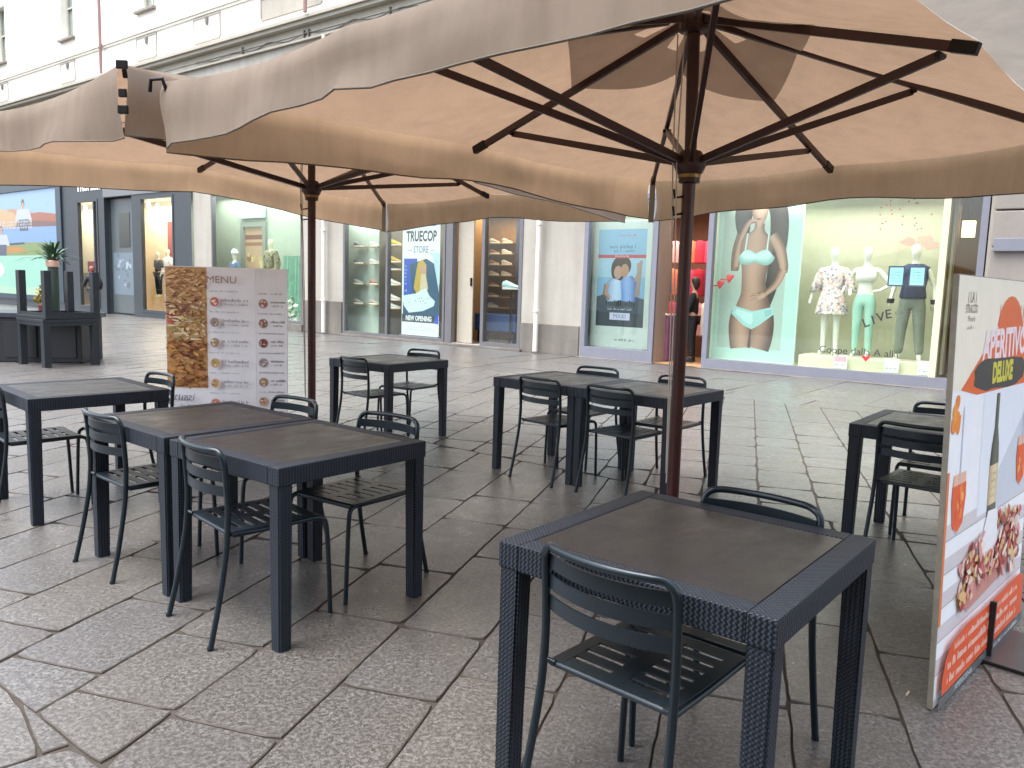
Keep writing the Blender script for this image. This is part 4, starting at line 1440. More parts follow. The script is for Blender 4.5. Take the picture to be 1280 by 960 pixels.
# ================================================================== TABLES
TS = 0.791
TH = 0.735
def make_table():
    t = thing('table', 'table', 'table')
    w2 = TS / 2
    mb = MB()
    mb.box((-w2 + .072, -w2 + .072, TH - .03), (w2 - .072, w2 - .072, TH - .0015), 0, .003)
    mb.build('tabletop', M_TOP, t)
    mb = MB()                                # woven rim strips, mitred as butt joints
    mb.box((-w2, -w2, TH - .075), (w2, -w2 + .07, TH), 0, .006)
    mb.box((-w2, w2 - .07, TH - .075), (w2, w2, TH), 0, .006)
    mb.box((-w2, -w2 + .0702, TH - .075), (-w2 + .07, w2 - .0702, TH - .0004), 0, .004)
    mb.box((w2 - .07, -w2 + .0702, TH - .075), (w2, w2 - .0702, TH - .0004), 0, .004)
    mb.build('rim', M_WEAVE, t)
    for sx in (-1, 1):
        for sy in (-1, 1):
            mb = MB()
            bmx = bmesh.new()
            top, bot = .066, .058
            def sq(o, z):
                xs = sorted((sx * (w2 - .003), sx * (w2 - .003 - o))); ys = sorted((sy * (w2 - .003), sy * (w2 - .003 - o)))
                return [bmx.verts.new((x, y, z)) for x, y in ((xs[0], ys[0]), (xs[1], ys[0]), (xs[1], ys[1]), (xs[0], ys[1]))]
            a, b = sq(bot, 0.0), sq(top, TH - .0755)
            for k in range(4):
                bmx.faces.new((a[k], a[(k + 1) % 4], b[(k + 1) % 4], b[k]))
            bmx.faces.new(a[::-1]); bmx.faces.new(b)
            bmesh.ops.recalc_face_normals(bmx, faces=bmx.faces[:])
            bmesh.ops.bevel(bmx, geom=[e for e in bmx.edges if abs(e.verts[0].co.z - e.verts[1].co.z) > .3], offset=.006, segments=2, affect='EDGES')
            mb.add(bmx)
            mb.build('leg', M_WEAVE, t)
    return t
TABS = {'A': (0.533, 2.194, 51.1), 'B1': (-0.937, 3.452, 52.0), 'B2': (-1.575, 3.965, 50.0), 'C': (-1.167, 7.42, 53.4), 'E': (2.47, 4.469, 51.5), 'F': (-2.724, 4.914, 46.4)}
th = R(50.13)
_a, _b = Vector((math.cos(th), math.sin(th), 0)), Vector((-math.sin(th), math.cos(th), 0))
_o = Vector((1.0646, 5.1753, 0))
for nm, v in (('D1', .5), ('D2', 1.5)):
    c = _o + _a * TS * .5 + _b * TS * v
    TABS[nm] = (c.x, c.y, 50.13)
TLAB = {'A': 'nearest square dark rattan table with a chair at its left side, foreground right',
        'B1': 'square dark rattan table forming the near half of the pair on the left',
        'B2': 'square dark rattan table forming the far half of the pair before the menu board',
        'C': 'small square dark table standing alone near the shoe shop window',
        'D1': 'dark square table right beside the near umbrella pole, half of a pair',
        'D2': 'dark square table forming the left half of the pair behind the umbrella pole',
        'E': 'dark square table partly hidden behind the orange aperitivo board',
        'F': 'dark square table with pale sky sheen at the left edge by the menu board'}
TG = 'square rattan tables of the terrace'
proto_t = make_table()
for i, (k, (x, y, a)) in enumerate(TABS.items()):
    if i == 0:
        proto_t.location = (x, y, 0); proto_t.rotation_euler = (0, 0, R(a)); proto_t['label'] = TLAB[k]; proto_t['group'] = TG
    else:
        dup(proto_t, (x, y, 0), R(a), TLAB[k], TG)

# ================================================================== CHAIRS (local: y forward)
def make_chair():
    t = thing('chair', 'chair', 'chair')
    r = .0115
    for s in (-1, 1):
        mb = MB()
        mb.tube(smooth_path([(s * .212, -.268, 0), (s * .206, -.228, .18), (s * .200, -.196, .36), (s * .198, -.186, .47)], 5), r, 12)
        mb.lathe([(.013, 0), (.013, .012)], (s * .212, -.268, 0), 10)
        mb.build('leg', M_METAL, t, smooth=True, auto=50)
        mb = MB()
        mb.tube(smooth_path([(s * .196, .272, 0), (s * .196, .262, .25), (s * .195, .252, .40), (s * .190, .232, .432), (s * .186, .20, .438)], 5), .0105, 12)
        mb.build('leg', M_METAL, t, smooth=True, auto=50)
    # back frame: uprights with a rounded top rail bowed backwards
    def bow(x):
        return -.200 - .048 * (1 - (x / .2) ** 2)
    pts = [(-.198, -.186, .47), (-.198, -.184, .55), (-.198, -.190, .66), (-.197, -.197, .730), (-.190, -.204, .758), (-.170, -.210, .774)]
    mid = [(x, bow(x) - .004, .778) for x in (-.14, -.09, -.04, 0, .04, .09, .14)]
    mb = MB()
    mb.tube(smooth_path(pts + mid + [(-p[0], p[1], p[2]) for p in reversed(pts)], 4), r, 12)
    mb.build('back_frame', M_METAL, t, smooth=True, auto=50)
    for zc in (.728, .670, .612):
        mb = MB()
        n = 14
        rows = []
        for k in range(n + 1):
            x = -.188 + .376 * k / n
            rows.append((x, bow(x * 1.04) + .012 + (.745 - zc) * .06))
        for dy in (0, 1):
            pass
        V = []
        for x, y in rows:
            V.append([mb.bm.verts.new(q) for q in ((x, y - .003, zc - .0195), (x, y - .003, zc + .0195), (x, y + .003, zc + .0195), (x, y + .003, zc - .0195))])
        for a, b in zip(V, V[1:]):
            for k in range(4):
                mb.bm.faces.new((a[k], a[(k + 1) % 4], b[(k + 1) % 4], b[k]))
        mb.bm.faces.new(V[0][::-1]); mb.bm.faces.new(V[-1])
        mb.build('slat', M_SLAT, t, smooth=True, auto=40)
    # pressed seat with two columns of slots
    mb = MB()
    z0, z1 = .442, .448
    mb.box((-.026, -.168, z0), (.026, .215, z1))
    for s in (-1, 1):
        xs = sorted((s * .150, s * .188))
        mb.box((xs[0], -.168, z0), (xs[1], .215, z1))
        y = -.168
        for k in range(7):
            hgt = .046 if k in (0, 6) else .036
            xs2 = sorted((s * .0262, s * .1498))
            mb.box((xs2[0], y, z0 + .0004), (xs2[1], y + hgt, z1 - .0004))
            y += hgt + (.383 - 2 * .046 - 5 * .036) / 6
    mb.tube([(-.186, .2155, .436), (.186, .2155, .436)], .0125, 10)     # rolled front edge
    mb.tube([(-.186, -.1685, .438), (.186, -.1685, .438)], .0095, 10)
    mb.build('seat', M_SLAT, t, smooth=True, auto=40)
    mb = MB()
    for s in (-1, 1):
        mb.tube([(s * .186, .20, .438), (s * .188, .0, .434), (s * .188, -.165, .434)], .010, 10)
        mb.tube([(s * .199, -.187, .452), (s * .170, -.176, .444)], .008, 8)
    mb.build('seat_frame', M_METAL, t, smooth=True, auto=50)
    return t
chair0 = make_chair()
used = [False]
CG = 'slatted metal chairs of the terrace'
def table_pt(k, a, b):
    x, y, az = TABS[k]
    A_, B_ = Vector((math.cos(R(az)), math.sin(R(az)), 0)), Vector((-math.sin(R(az)), math.cos(R(az)), 0))
    return Vector((x, y, 0)) + A_ * (a - TS / 2) + B_ * (b - TS / 2), az
def chair(k, a, b, far, tw, label):
    p, az = table_pt(k, a, b)
    rz = R(az - 90 + (180 if far else 0) + tw)          # local +y faces the table
    if not used[0]:
        used[0] = True
        chair0.location = p; chair0.rotation_euler = (0, 0, rz); chair0['label'] = label; chair0['group'] = CG
    else:
        dup(chair0, p, rz, label, CG)
chair('A', .165, .405, False, -3, 'nearest dark slatted metal chair, pushed under the foreground table')
chair('A', .62, .37, True, -1, 'dark metal chair at the far side of the foreground table, only its top showing')
chair('B1', .14, .40, False, -8, 'dark metal chair drawn up left of the near half of the left table pair')
chair('B1', .74, .40, True, 4, 'dark metal chair at the far right side of the left table pair, seat showing')
chair('B2', .17, .55, False, 0, 'dark metal chair between the sky sheened table and the left table pair')
chair('B2', .73, .37, True, 2, 'dark metal chair with only its backrest showing before the left umbrella pole')
chair('C', .10, .32, False, -6, 'chair at the left side of the small table near the shoe shop')
chair('C', .80, .50, True, 6, 'chair at the right side of the small table near the shoe shop')
chair('D2', .13, 1.05 - TS, False, -4, 'chair on the near side of the centre table pair, farther from the umbrella pole')
chair('D1', .13, .43, False, -4, 'chair on the near side of the centre table pair, closer to the umbrella pole')
chair('D2', .74, 1.21 - TS, True, 4, 'chair on the far side of the centre table pair, in front of the white vitrine')
chair('D1', .74, .42, True, 2, 'chair on the far side of the centre table pair, behind the umbrella pole')
chair('E', .13, .41, False, -3, 'chair at the near side of the table behind the orange aperitivo board')
chair('E', .79, .45, True, 2, 'chair at the far side of the table behind the orange aperitivo board')
chair('F', .14, .47, False, 0, 'chair cut off by the left edge of the photo at the sky sheened table')
chair('F', .70, .40, True, 3, 'chair at the right side of the sky sheened table, before the menu board')

# ================================================================== STACKED TABLES AND COUNTER AT THE LEFT
M_DTAB = mat('dark table paint', '#131a21', 0.4, var=.1)
def stack_table(loc, rz, flip, label):
    t = thing('stacked_table', label, 'table', loc, rz, 'tables stacked by the counter')
    w2, h = .43, .74
    mb = MB()
    za = (h - .05, h) if not flip else (0, .05)
    mb.box((-w2, -w2, za[0]), (w2, w2, za[1]), 0, .006)
    mb.build('tabletop', M_DTAB, t)
    zb = (h - .10, h - .0505) if not flip else (.0505, .10)
    mb = MB()
    for a in (-1, 1):
        mb.box((-w2 + .11, a * (w2 - .02) - .012, zb[0]), (w2 - .11, a * (w2 - .02) + .012, zb[1]))
        mb.box((a * (w2 - .02) - .012, -w2 + .11, zb[0]), (a * (w2 - .02) + .012, w2 - .11, zb[1]))
    mb.build('apron', M_DTAB, t)
    for sx in (-1, 1):
        for sy in (-1, 1):
            mb = MB()
            c = (sx * (w2 - .056), sy * (w2 - .056))
            z0, z1 = (0, h - .0505) if not flip else (.0505, h)
            mb.box((c[0] - .052, c[1] - .052, z0), (c[0] + .052, c[1] + .052, z1), 0, .005)
            mb.build('leg', M_DTAB, t)
    return t
gaz = R(56)
ga, gb = Vector((math.cos(gaz), math.sin(gaz), 0)), Vector((-math.sin(gaz), math.cos(gaz), 0))
gc = Vector((-7.16, 12.0, 0)) + ga * .40 + gb * .40
stack_table(gc, gaz, False, 'dark table standing upright at the bottom of the stack on the left')
stack_table(gc + Vector((.01, .02, .745)), gaz + .03, True, 'dark table upside down with legs in the air on another table')
t = thing('service_counter', 'low black service counter with grey top beside the stacked tables', 'counter', (-7.75, 13.15, 0), R(8))
mb = MB()
mb.box((-1.6, -.45, 0), (.66, .45, .72), 0, .015)
mb.build('cabinet', mat('black cabinet', '#0c0f14', .5, var=.1), t)
mb = MB(); mb.box((-1.66, -.5, .722), (.72, .5, .80), 0, .01); mb.build('worktop', mat('slate worktop', '#272e37', .3), t)
mb = MB()
for x in (-1.1, -.5, .1):
    mb.box((x, -.47, .08), (x + .48, -.4505, .66), 0, .008)
mb.build('door', mat('black cabinet door', '#10141a', .45), t)
t = thing('potted_palm', 'small potted palm standing on the black service counter', 'plant', (-7.75, 13.3, .80), 0)
mb = MB()
mb.lathe([(.07, 0), (.08, .02), (.085, .45), (.08, .78), (.07, .80), (.06, .76)], n=18)
mb.build('pot', mat('dark green pot', '#2f3f33', .5), t)
mb = MB(); mb.lathe([(.082, .75), (.10, .76), (.11, .85), (.08, .86)], n=18); mb.build('pot_rim', mat('pale terracotta', '#d8b09c', .7), t)
mb = MB()
rp = random.Random(8)
for k in range(80):
    az_, el = rp.uniform(0, 2 * PI), rp.uniform(.35, 1.45)
    L = rp.uniform(.40, .72)
    d = Vector((math.cos(az_) * math.cos(el), math.sin(az_) * math.cos(el), math.sin(el)))
    side = d.cross(Vector((0, 0, 1))).normalized()
    prev = None
    for q in range(5):
        u = q / 4
        p = Vector((0, 0, .84)) + d * L * u - Vector((0, 0, .22 * u * u * L / .5))
        wd = .022 * math.sin(PI * (u * .85 + .1))
        cur = (p - side * wd, p + side * wd)
        if prev:
            mb.quad([prev[0], prev[1], cur[1], cur[0]])
        prev = cur
mb.build('fronds', mat('palm leaf', '#2b4d33', .5, var=.25), t)
t = thing('flower_pot', 'yellow flowers in small red pot behind the upturned table legs', 'plant', (-7.80, 13.05, .80), 0)
t.scale = (.75, .75, .75)
mb = MB(); mb.lathe([(.07, 0), (.10, .16), (.09, .17)], n=14); mb.build('pot', mat('red pot', '#6a3028', .6), t)
mb = MB()
for k in range(70):
    p = Vector((rp.gauss(0, .05), rp.gauss(0, .05), .18 + abs(rp.gauss(.14, .10))))
    a = Vector((rp.uniform(-1, 1), rp.uniform(-1, 1), rp.uniform(-1, 1))).normalized() * .04
    b = a.orthogonal().normalized() * .03
    mb.quad([p - a - b, p + a - b, p + a + b, p - a + b])
mb.build('blooms', mat('yellow petals', '#8a7830', .6), t)

# ================================================================== WALKER
J = pose(hil=(-.085, -.02, .88), knl=(-.09, -.24, .54), anl=(-.09, -.20, .16), tol=(-.09, -.32, .05), hir=(.085, .02, .88), knr=(.09, .10, .48), anr=(.09, .42, .18), tor=(.09, .36, .05),
         ell=(-.24, .12, 1.14), wrl=(-.23, .02, .93), hal=(-.22, -.03, .86), elr=(.24, -.10, 1.13), wrr=(.2, -.28, 1.02), har=(.18, -.34, 1.02),
         neckb=(0, -.02, 1.43), neck=(0, -.04, 1.5), jaw=(0, -.07, 1.56), head=(0, -.06, 1.65), crown=(0, -.05, 1.73))
wp = F(-29.0, -1.2, 0)
t = thing('person', 'person in dark jacket with backpack walking past the dark framed shop', 'person', wp, FAZ - PI / 2 - .1)
skin('body', J, BED, mat('walker skin', '#c29a84', .6), t)
sub_skin('jacket', J, TOP + ['wrl', 'wrr'], .035, mat('black jacket', '#1b1f28', .6), t)
sub_skin('trousers', J, ['pelvis', 'hil', 'knl', 'hir', 'knr'], .025, mat('beige shorts', '#3a3438', .85), t)
mb = MB(); mb.loft([(0, .18, 1.0, .14, .08), (0, .2, 1.1, .17, .11), (0, .2, 1.3, .16, .10), (0, .17, 1.42, .1, .06)], 14); mb.build('backpack', mat('navy backpack', '#242a3c', .4), t, smooth=True)
mb = MB(); mb.loft([(0, -.01, 1.53, .05, .03), (0, -.02, 1.60, .085, .08), (0, -.035, 1.68, .1, .1), (0, -.04, 1.76, .06, .06)], 14); mb.build('hair', mat('auburn hair', '#7a4436', .6), t, smooth=True)
mb = MB()
mb.loft([(-.09, -.27, .02, .045, .13), (-.09, -.26, .09, .045, .12)], 12); mb.loft([(.09, .38, .05, .045, .11), (.09, .4, .13, .045, .10)], 12)
mb.build('shoes', M_BLACK, t)

# ================================================================== UMBRELLAS
def umbrella(label, knots, apex, hub, base, val, flip_side, canopy_m=M_CANOPY, seed=1):
    rr = random.Random(seed)
    t = thing('patio_umbrella', label, 'umbrella', (base[0], base[1], 0), 0, 'square market umbrellas over the terrace')
    B = Vector((base[0], base[1], 0))
    K = [Vector(k) - B for k in knots]                  # N, nl, L, lf, F, fr, R, rn
    A = Vector(apex) - B
    H = Vector(hub) - B
    P = [Vector((0, 0, 0)), H]
    NS = 10                                             # segments between two rib ends
    per = []
    for i in range(8):
        a, b = K[i], K[(i + 1) % 8]
        for k in range(NS):
            u = k / NS
            p = a.lerp(b, u)
            sag = 4 * u * (1 - u)
            cen = (A - p); cen.z = 0
            p = p + cen.normalized() * .025 * sag + Vector((0, 0, -.028 * sag))
            per.append((p, sag))
    def surf(p, sag, m, lift=0.0):
        q = A.lerp(p, m)
        q.z -= .05 * sag * math.sin(PI * min(1, m)) + .012 * noise.noise((q.x * 2.2, q.y * 2.2, seed)) * m
        q.z += lift
        return q
    def sheet(ms, lift, name, m):
        mb = MB()
        rows = [[mb.bm.verts.new(surf(p, s, q, lift)) for p, s in per] for q in ms]
        n = len(per)
        for a, b in zip(rows, rows[1:]):
            for k in range(n):
                mb.bm.faces.new((a[k], a[(k + 1) % n], b[(k + 1) % n], b[k]))
        if ms[0] <= 0.02:
            mb.bm.faces.new(rows[0])
        return mb.build(name, m, t, smooth=True)
    sheet([.015] + [k / 18 for k in range(1, 19)], 0, 'canopy', canopy_m)
    mb = MB()                                    # grey reinforcing patch sewn round the crown, open at the mast
    n_ = len(per)
    rows = []
    for q in range(6):
        row = []
        for k, (p, sg) in enumerate(per):
            corner = abs(((k / NS) % 2) - 1)
            mo = .50 / (1 + corner)
            mi_ = .15 if 3 < (k % NS) < 8 else .05
            row.append(mb.bm.verts.new(surf(p, sg, mi_ + (mo - mi_) * q / 5, -.006)))
        rows.append(row)
    for a, b in zip(rows, rows[1:]):
        for k in range(n_):
            mb.bm.faces.new((a[k], a[(k + 1) % n_], b[(k + 1) % n_], b[k]))
    mb.build('crown_patch', M_PATCH, t)
    # valances: one strip per side
    for side in range(4):
        i0, i1 = side * 2 * NS, (side * 2 + 2) * NS
        strip = [per[k % len(per)][0] for k in range(i0, i1 + 1)]
        cen = sum((p for p in strip), Vector()) / len(strip)
        e = (strip[-1] - strip[0]); e.z = 0; e.normalize()
        out = Vector((e.y, -e.x, 0))
        if out.dot(cen - A) < 0:
            out = -out
        mb = MB()
        NR = 6
        rows = []
        L = len(strip) - 1
        for j in range(NR + 1):
            row = []
            for k, p in enumerate(strip):
                u = k / L
                # edge of the strip drawn in a little so the corners gape
                q = p + e * (.02 * (1 - 2 * u))
                v = j / NR
                wob = .018 * math.sin(u * 19 + seed) + .028 * noise.noise((u * 7, side * 3.1 + seed, v * .8)) 
                cornerpull = max(0, 1 - min(u, 1 - u) / .06)
                if side == flip_side:
                    ang = 1.75 + .25 * math.sin(u * 9 + 1) + .25 * noise.noise((u * 6, 2.2, seed))
                    hgt = val * 1.25 * v
                    d = out * math.sin(ang) * hgt + Vector((0, 0, -math.cos(ang) * hgt + .03 * math.sin(v * 7 + u * 21) * v))
                    d += out * .02 * v
                else:
                    scal = .84 + .36 * (2 * u - 1) ** 2 + .03 * math.sin(u * 17 + 1)
                    d = Vector((0, 0, -val * v * scal)) + out * (.018 * min(1, v * 5) + wob * v + .014 * v) + Vector((0, 0, .004 * (1 - v)))
                    d -= out * cornerpull * .03 * v
                    near = max(0, 1 - min(u, 1 - u, abs(u - .5)) / .20)
                    d += out * (.022 * math.sin(u * 46 + v * 3.0) * near * v + .018 * noise.noise((u * 16, v * 2.0, side + seed * 3.3)) * v)
                row.append(mb.bm.verts.new(q + d))
            rows.append(row)
        for a, b in zip(rows, rows[1:]):
            for k in range(L):
                mb.bm.faces.new((a[k], a[k + 1], b[k + 1], b[k]))
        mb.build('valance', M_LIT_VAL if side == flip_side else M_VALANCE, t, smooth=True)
        if side != flip_side:
            mb = MB()
            mb.tube([v_ + Vector((0, 0, -.004)) for v_ in [Vector(p) for p in
                     [(strip[k] + e * (.02 * (1 - 2 * k / L)) + Vector((0, 0, -val * (.84 + .36 * (2 * k / L - 1) ** 2 + .03 * math.sin(k / L * 17 + 1)))) + out * (.032 + .018 * math.sin(k / L * 19 + seed) + .028 * noise.noise((k / L * 7, side * 3.1 + seed, .8)) + .022 * math.sin(k / L * 46 + 3.0) * max(0, 1 - min(k / L, 1 - k / L, abs(k / L - .5)) / .20) + .018 * noise.noise((k / L * 16, 2.0, side + seed * 3.3)) - .03 * max(0, 1 - min(k / L, 1 - k / L) / .06))) for k in range(L + 1)]]], .004, 6)
            mb.build('valance_hem', mat('hem stitching', '#5f574d', .9), t)
    # ribs and struts
    for i in range(8):
        s0 = A + Vector((0, 0, -.07))
        end = surf(K[i], 0, .97) + Vector((0, 0, -.028))
        pts = []
        mb = MB()
        mids = [surf(K[i], 0, q) + Vector((0, 0, -.030)) for q in (.05, .3, .6, .97)]
        mb.bar(mids[0], mids[3], .024, .036, .003)
        rb = mb.build('rib', M_MAHOG, t)
        mb = MB()
        mb.bar(end - (end - mids[0]).normalized() * .05, end + (end - mids[0]).normalized() * .05, .034, .045, .006)
        mb.build('rib_end', M_DARKMET, rb)
        j = mids[0].lerp(mids[3], .93 if i == 7 else (.80 if i % 2 else .52)) + Vector((0, 0, -.035))
        dirn = (j - H); dirn.z = 0; dirn.normalize()
        mb = MB()
        mb.bar(H + dirn * .045, j, .022, .034, .003)
        mb.build('strut', M_MAHOG, t)
        mb = MB()
        mb.tube([j + dirn.cross(Vector((0, 0, 1))) * .025, j - dirn.cross(Vector((0, 0, 1))) * .025], .012, 8)
        mb.build('pivot_bolt', M_DARKMET, t)
    mb = MB()
    mb.tube([(0, 0, .04), tuple(H + Vector((0, 0, -.06)))], .031, 20)
    mb.build('pole', M_POLE, t, smooth=True, auto=60)
    mb = MB()
    mb.tube([tuple(H + Vector((0, 0, .03))), tuple(A + Vector((0, 0, -.05)))], .029, 16)
    mb.build('upper_pole', M_MAHOG, t, smooth=True, auto=60)
    mb = MB()
    mb.lathe([(.034, -.10), (.05, -.095), (.05, -.06), (.062, -.05), (.075, -.02), (.07, .02), (.05, .05), (.034, .055)], tuple(H), 20)
    mb.build('hub', M_MAHOG, t, smooth=True, auto=40)
    mb = MB()
    mb.lathe([(.051, -.075), (.054, -.074), (.054, -.058), (.051, -.057)], tuple(H), 20)
    mb.build('hub_ring', M_BRASS, t)
    mb = MB()
    mb.lathe([(.05, -.10), (.07, -.09), (.07, -.03), (.04, .0)], tuple(A), 16)
    mb.build('crown_block', M_MAHOG, t)
    mb = MB()
    mb.tube([tuple(A + Vector((-.045, -.02, -.10))), tuple(H + Vector((-.07, -.03, .02))), (-.05, -.03, 1.35), (-.042, -.03, .5)], .0035, 6)
    mb.tube([tuple(A + Vector((-.07, .02, -.10))), tuple(H + Vector((-.085, -.01, .02))), (-.062, -.02, 1.35), (-.046, -.03, .55)], .0035, 6)
    mb.build('hoist_cord', M_ROPE, t)
    mb = MB()
    for zz in (H.z - .16, H.z - .24):
        mb.tube([(-.03, -.01, zz), (-.075, -.02, zz - .01), (-.08, -.02, zz + .03)], .006, 8)
    mb.build('cord_hook', M_DARKMET, t)
    mb = MB()
    mb.box((-.2, -.2, 0), (.2, .2, .035), 0, .008)
    mb.lathe([(.045, .036), (.045, .30), (.034, .31)], n=18)
    mb.build('base_plate', M_DARKMET, t)
    # tie strap hanging from the far corner rib
    f = K[4]
    mb = MB()
    ce = (A - f); ce.z = 0; ce.normalize()
    q0 = f + ce * .06
    mb.box((q0.x - .02, q0.y - .004, q0.z - .31), (q0.x + .02, q0.y + .004, q0.z - .03))
    mb.build('tie_strap', M_STRAP, t)
    return t, K, B
u1, K1, B1_ = umbrella('nearer cream square umbrella on red brown pole, filling the top of the photo',
    [(.50, 1.70, 2.34), (-.57, 2.66, 2.255), (-1.585, 3.6, 2.285), (-.265, 4.84, 2.275), (1.01, 6.07, 2.265), (1.965, 5.08, 2.255), (2.89, 4.10, 2.30), (1.58, 2.87, 2.345)],
    (.80, 3.86, 2.745), (.815, 3.85, 2.055), (.822, 3.85), .235, 3, seed=1)
u2, K2, B2_ = umbrella('farther cream square umbrella on dark pole beside the menu board, at the left',
    [(-1.76, 3.6, 2.36), (-2.98, 4.61, 2.335), (-4.21, 5.63, 2.36), (-2.88, 7.26, 2.43), (-1.465, 8.89, 2.32), (-.28, 7.88, 2.335), (.94, 6.87, 2.33), (-.41, 5.23, 2.36)],
    (-1.60, 6.24, 2.84), (-1.60, 6.24, 2.16), (-1.60, 6.24), .25, -1, seed=4)
# dark clasps at the split valance corner of the farther umbrella and of the nearer one
mb = MB()
n = K2[0]
for dz, ww in ((-.01, .05), (-.13, .035), (-.20, .045)):
    mb.box((n.x - ww / 2 + .02, n.y - .045, n.z + dz - .018), (n.x + ww / 2 + .02, n.y - .03, n.z + dz + .018), 0, .004)
mb.build('corner_clasp', M_DARKMET, u2)
mb = MB()
n = K1[2]
mb.tube([(n.x - .03, n.y - .05, n.z - .05), (n.x - .02, n.y - .06, n.z + .0), (n.x + .03, n.y - .06, n.z + .005), (n.x + .045, n.y - .05, n.z - .05)], .009, 8)
mb.build('corner_clasp', M_DARKMET, u1)

# ================================================================== MENU BOARD
rm = random.Random(21)
t = thing('menu_board', 'tall white menu board with pizza photo and round dish pictures', 'menu board', (-2.18, 6.0, 0), R(-1.5))
mb = MB()
mb.box((-.475, -.006, .10), (.22, .012, 1.525), 0, .002)
mb.build('left_panel', mat('white laminate', '#efeff4', .45), t)
mb = MB()
Mt = Matrix.Translation((.2205, 0, 0)) @ Matrix.Rotation(R(5), 4, 'Z')
mb.box((0, -.006, .10), (.235, .012, 1.524), 0, .002, Mt)
mb.build('right_panel', mat('white laminate', '#efeff4', .45), t)
mb = MB()
for x in (-.42, .15):
    mb.box((x, -.02, 0), (x + .04, .03, .0995), 0, .004); mb.box((x, .0305, 0), (x + .04, .4, .03), 0, .004)
    mb.bar((x + .02, .38, .03), (x + .02, .014, 1.2), .02, .012)
mb.build('stand', M_DARKMET, t)
pr = Print(.4, tone=1.25)
pr.rect(-.47, .60, -.155, 1.52, '#b58a58')
pals = (('#a8743e', '#8a5426', '#c08a4c', '#6e3a1c', '#b57f42'), ('#9a6430', '#7a4420', '#b8803f', '#5c2e18', '#c8995a'), ('#d8c6a0', '#c9ab7a', '#e2d4b4', '#a88a5a', '#8a8a4e', '#b89462'), ('#c9a878', '#a8805a', '#8a5a3e', '#d8bf94', '#6a3a30', '#b0904e'), ('#c8a070', '#d2b080', '#a87c4c', '#b88a58', '#8f6038'))
for k in range(520):
    x, z = -.3125 + rm.uniform(-.145, .145), rm.uniform(.612, 1.508)
    c = rm.choice(pals[min(4, int((z - .61) / .18))])
    if abs(z - 1.1) < .07 and x < -.40 and rm.random() < .6: c = rm.choice(('#a8343a', '#c0444a', '#8a2a30'))
    rx = rm.uniform(.008, .042)
    ang = rm.gauss(0, .35)
    lim = max(.004, min(rx, x + .468, -.157 - x))
    pr.disc(x, z, lim, rm.uniform(.004, .011), c, 8, .3, rm, ang if lim > .012 else 0)
pr.text('MENU', -.03, 1.43, .075, '#8f6a66', sx=1.15)
for k in range(3):
    pr.words(-.44, -.26, .46 - k * .05, .022, '#8a8d9c', rm)
pr.text('stuzzi', -.35, .53, .085, '#6f7180', shear=.25)
pr.words(-.44, -.18, .50, .05, '#767888', rm, .5)
cols_ = ('#b85a5a', '#8f7f86', '#9a7a66', '#b8935a', '#c49a7a', '#b87a6a')
for r_ in range(8):
    z = 1.265 - r_ * .155
    pr.words(-.13, .10, z + .075, .012, '#8f8d94', rm)
    pr.disc(-.085, z, .040, .040, '#c9c3c4'); pr.disc(-.085, z, .034, .034, cols_[r_ % 6])
    for q in range(7):
        pr.disc(-.085 + rm.uniform(-.02, .02), z + rm.uniform(-.02, .02), rm.uniform(.006, .013), rm.uniform(.005, .01), rm.choice(('#d8b8a0', '#7a4a3c', '#e6d6c0', '#8a9a5a', '#c05a4a')), 7, .3, rm)
    pr.words(-.03, .17, z + .005, .022, '#77757e', rm, .9); pr.words(-.03, .17, z - .024, .016, '#8a888f', rm, .8)
pr.build('print', t, (0, -.0065, 0))
pr = Print(.4)
cols2 = ('#a86a66', '#8a6a5a', '#7a3f3c', '#9a9aa0', '#a8855a', '#c9a27a')
for r_ in range(8):
    z = 1.26 - r_ * .15
    pr.words(.02, .21, z + .07, .012, '#8f8d94', rm)
    pr.disc(.055, z, .038, .038, '#c9c3c4'); pr.disc(.055, z, .032, .032, cols2[r_ % 6])
    for q in range(7):
        pr.disc(.055 + rm.uniform(-.02, .02), z + rm.uniform(-.02, .02), rm.uniform(.006, .012), rm.uniform(.005, .01), rm.choice(('#d8b8a0', '#6a3a34', '#e6d6c0', '#c9c9c9', '#b05a4a')), 7, .3, rm)
    pr.words(.11, .215, z + .005, .02, '#77757e', rm, .9); pr.words(.11, .2, z - .022, .015, '#8a888f', rm, .8)
o = pr.build('print', t)
o.location = (.2205 + .0065 * math.sin(R(5)), -.0065 * math.cos(R(5)), 0); o.rotation_euler = (0, 0, R(5))

# ================================================================== APERITIVO BOARD
WB, HB = 1.19, 1.53
t = thing('aperitivo_board', 'large leaning aperitivo board with orange triangle and bottle at the right', 'advert board', (1.5186, 2.6265, 0), R(45.4))
lean = Matrix.Rotation(R(-1.85), 4, 'X')
mb = MB()
mb.box((0, 0, 0), (WB, .019, HB), 0, .003)
bd = mb.build('panel', mat('worn board edge', '#8f8a7c', .6, var=.2, nscale=20), t)
bd.rotation_euler = (R(-1.85), 0, 0)
pr = Print(.35)
pr.rect(.004, .004, WB - .004, HB - .004, '#f2ecd8')
pr.rect(.004, .004, WB - .004, 1.13, '#f0f4fa')
for z in (.12, .24, .36, .48, .60):                 # faint planks of the pictured wall
    pr.rect(.004, z, WB - .004, z + .005, '#a9a8ac')
    pr.rect(.004, z + .006, WB - .004, z + .06, '#d3cfd2')
pr.rect(.4, .62, WB - .004, 1.12, '#e6edf6')
pr.poly([(.55, .7), (1.18, 1.05), (1.18, .62), (.6, .6)], '#cbd3de')
pr.rect(.004, .30, .03, .85, '#e07a3c')
tri = [(.10, 1.13)]
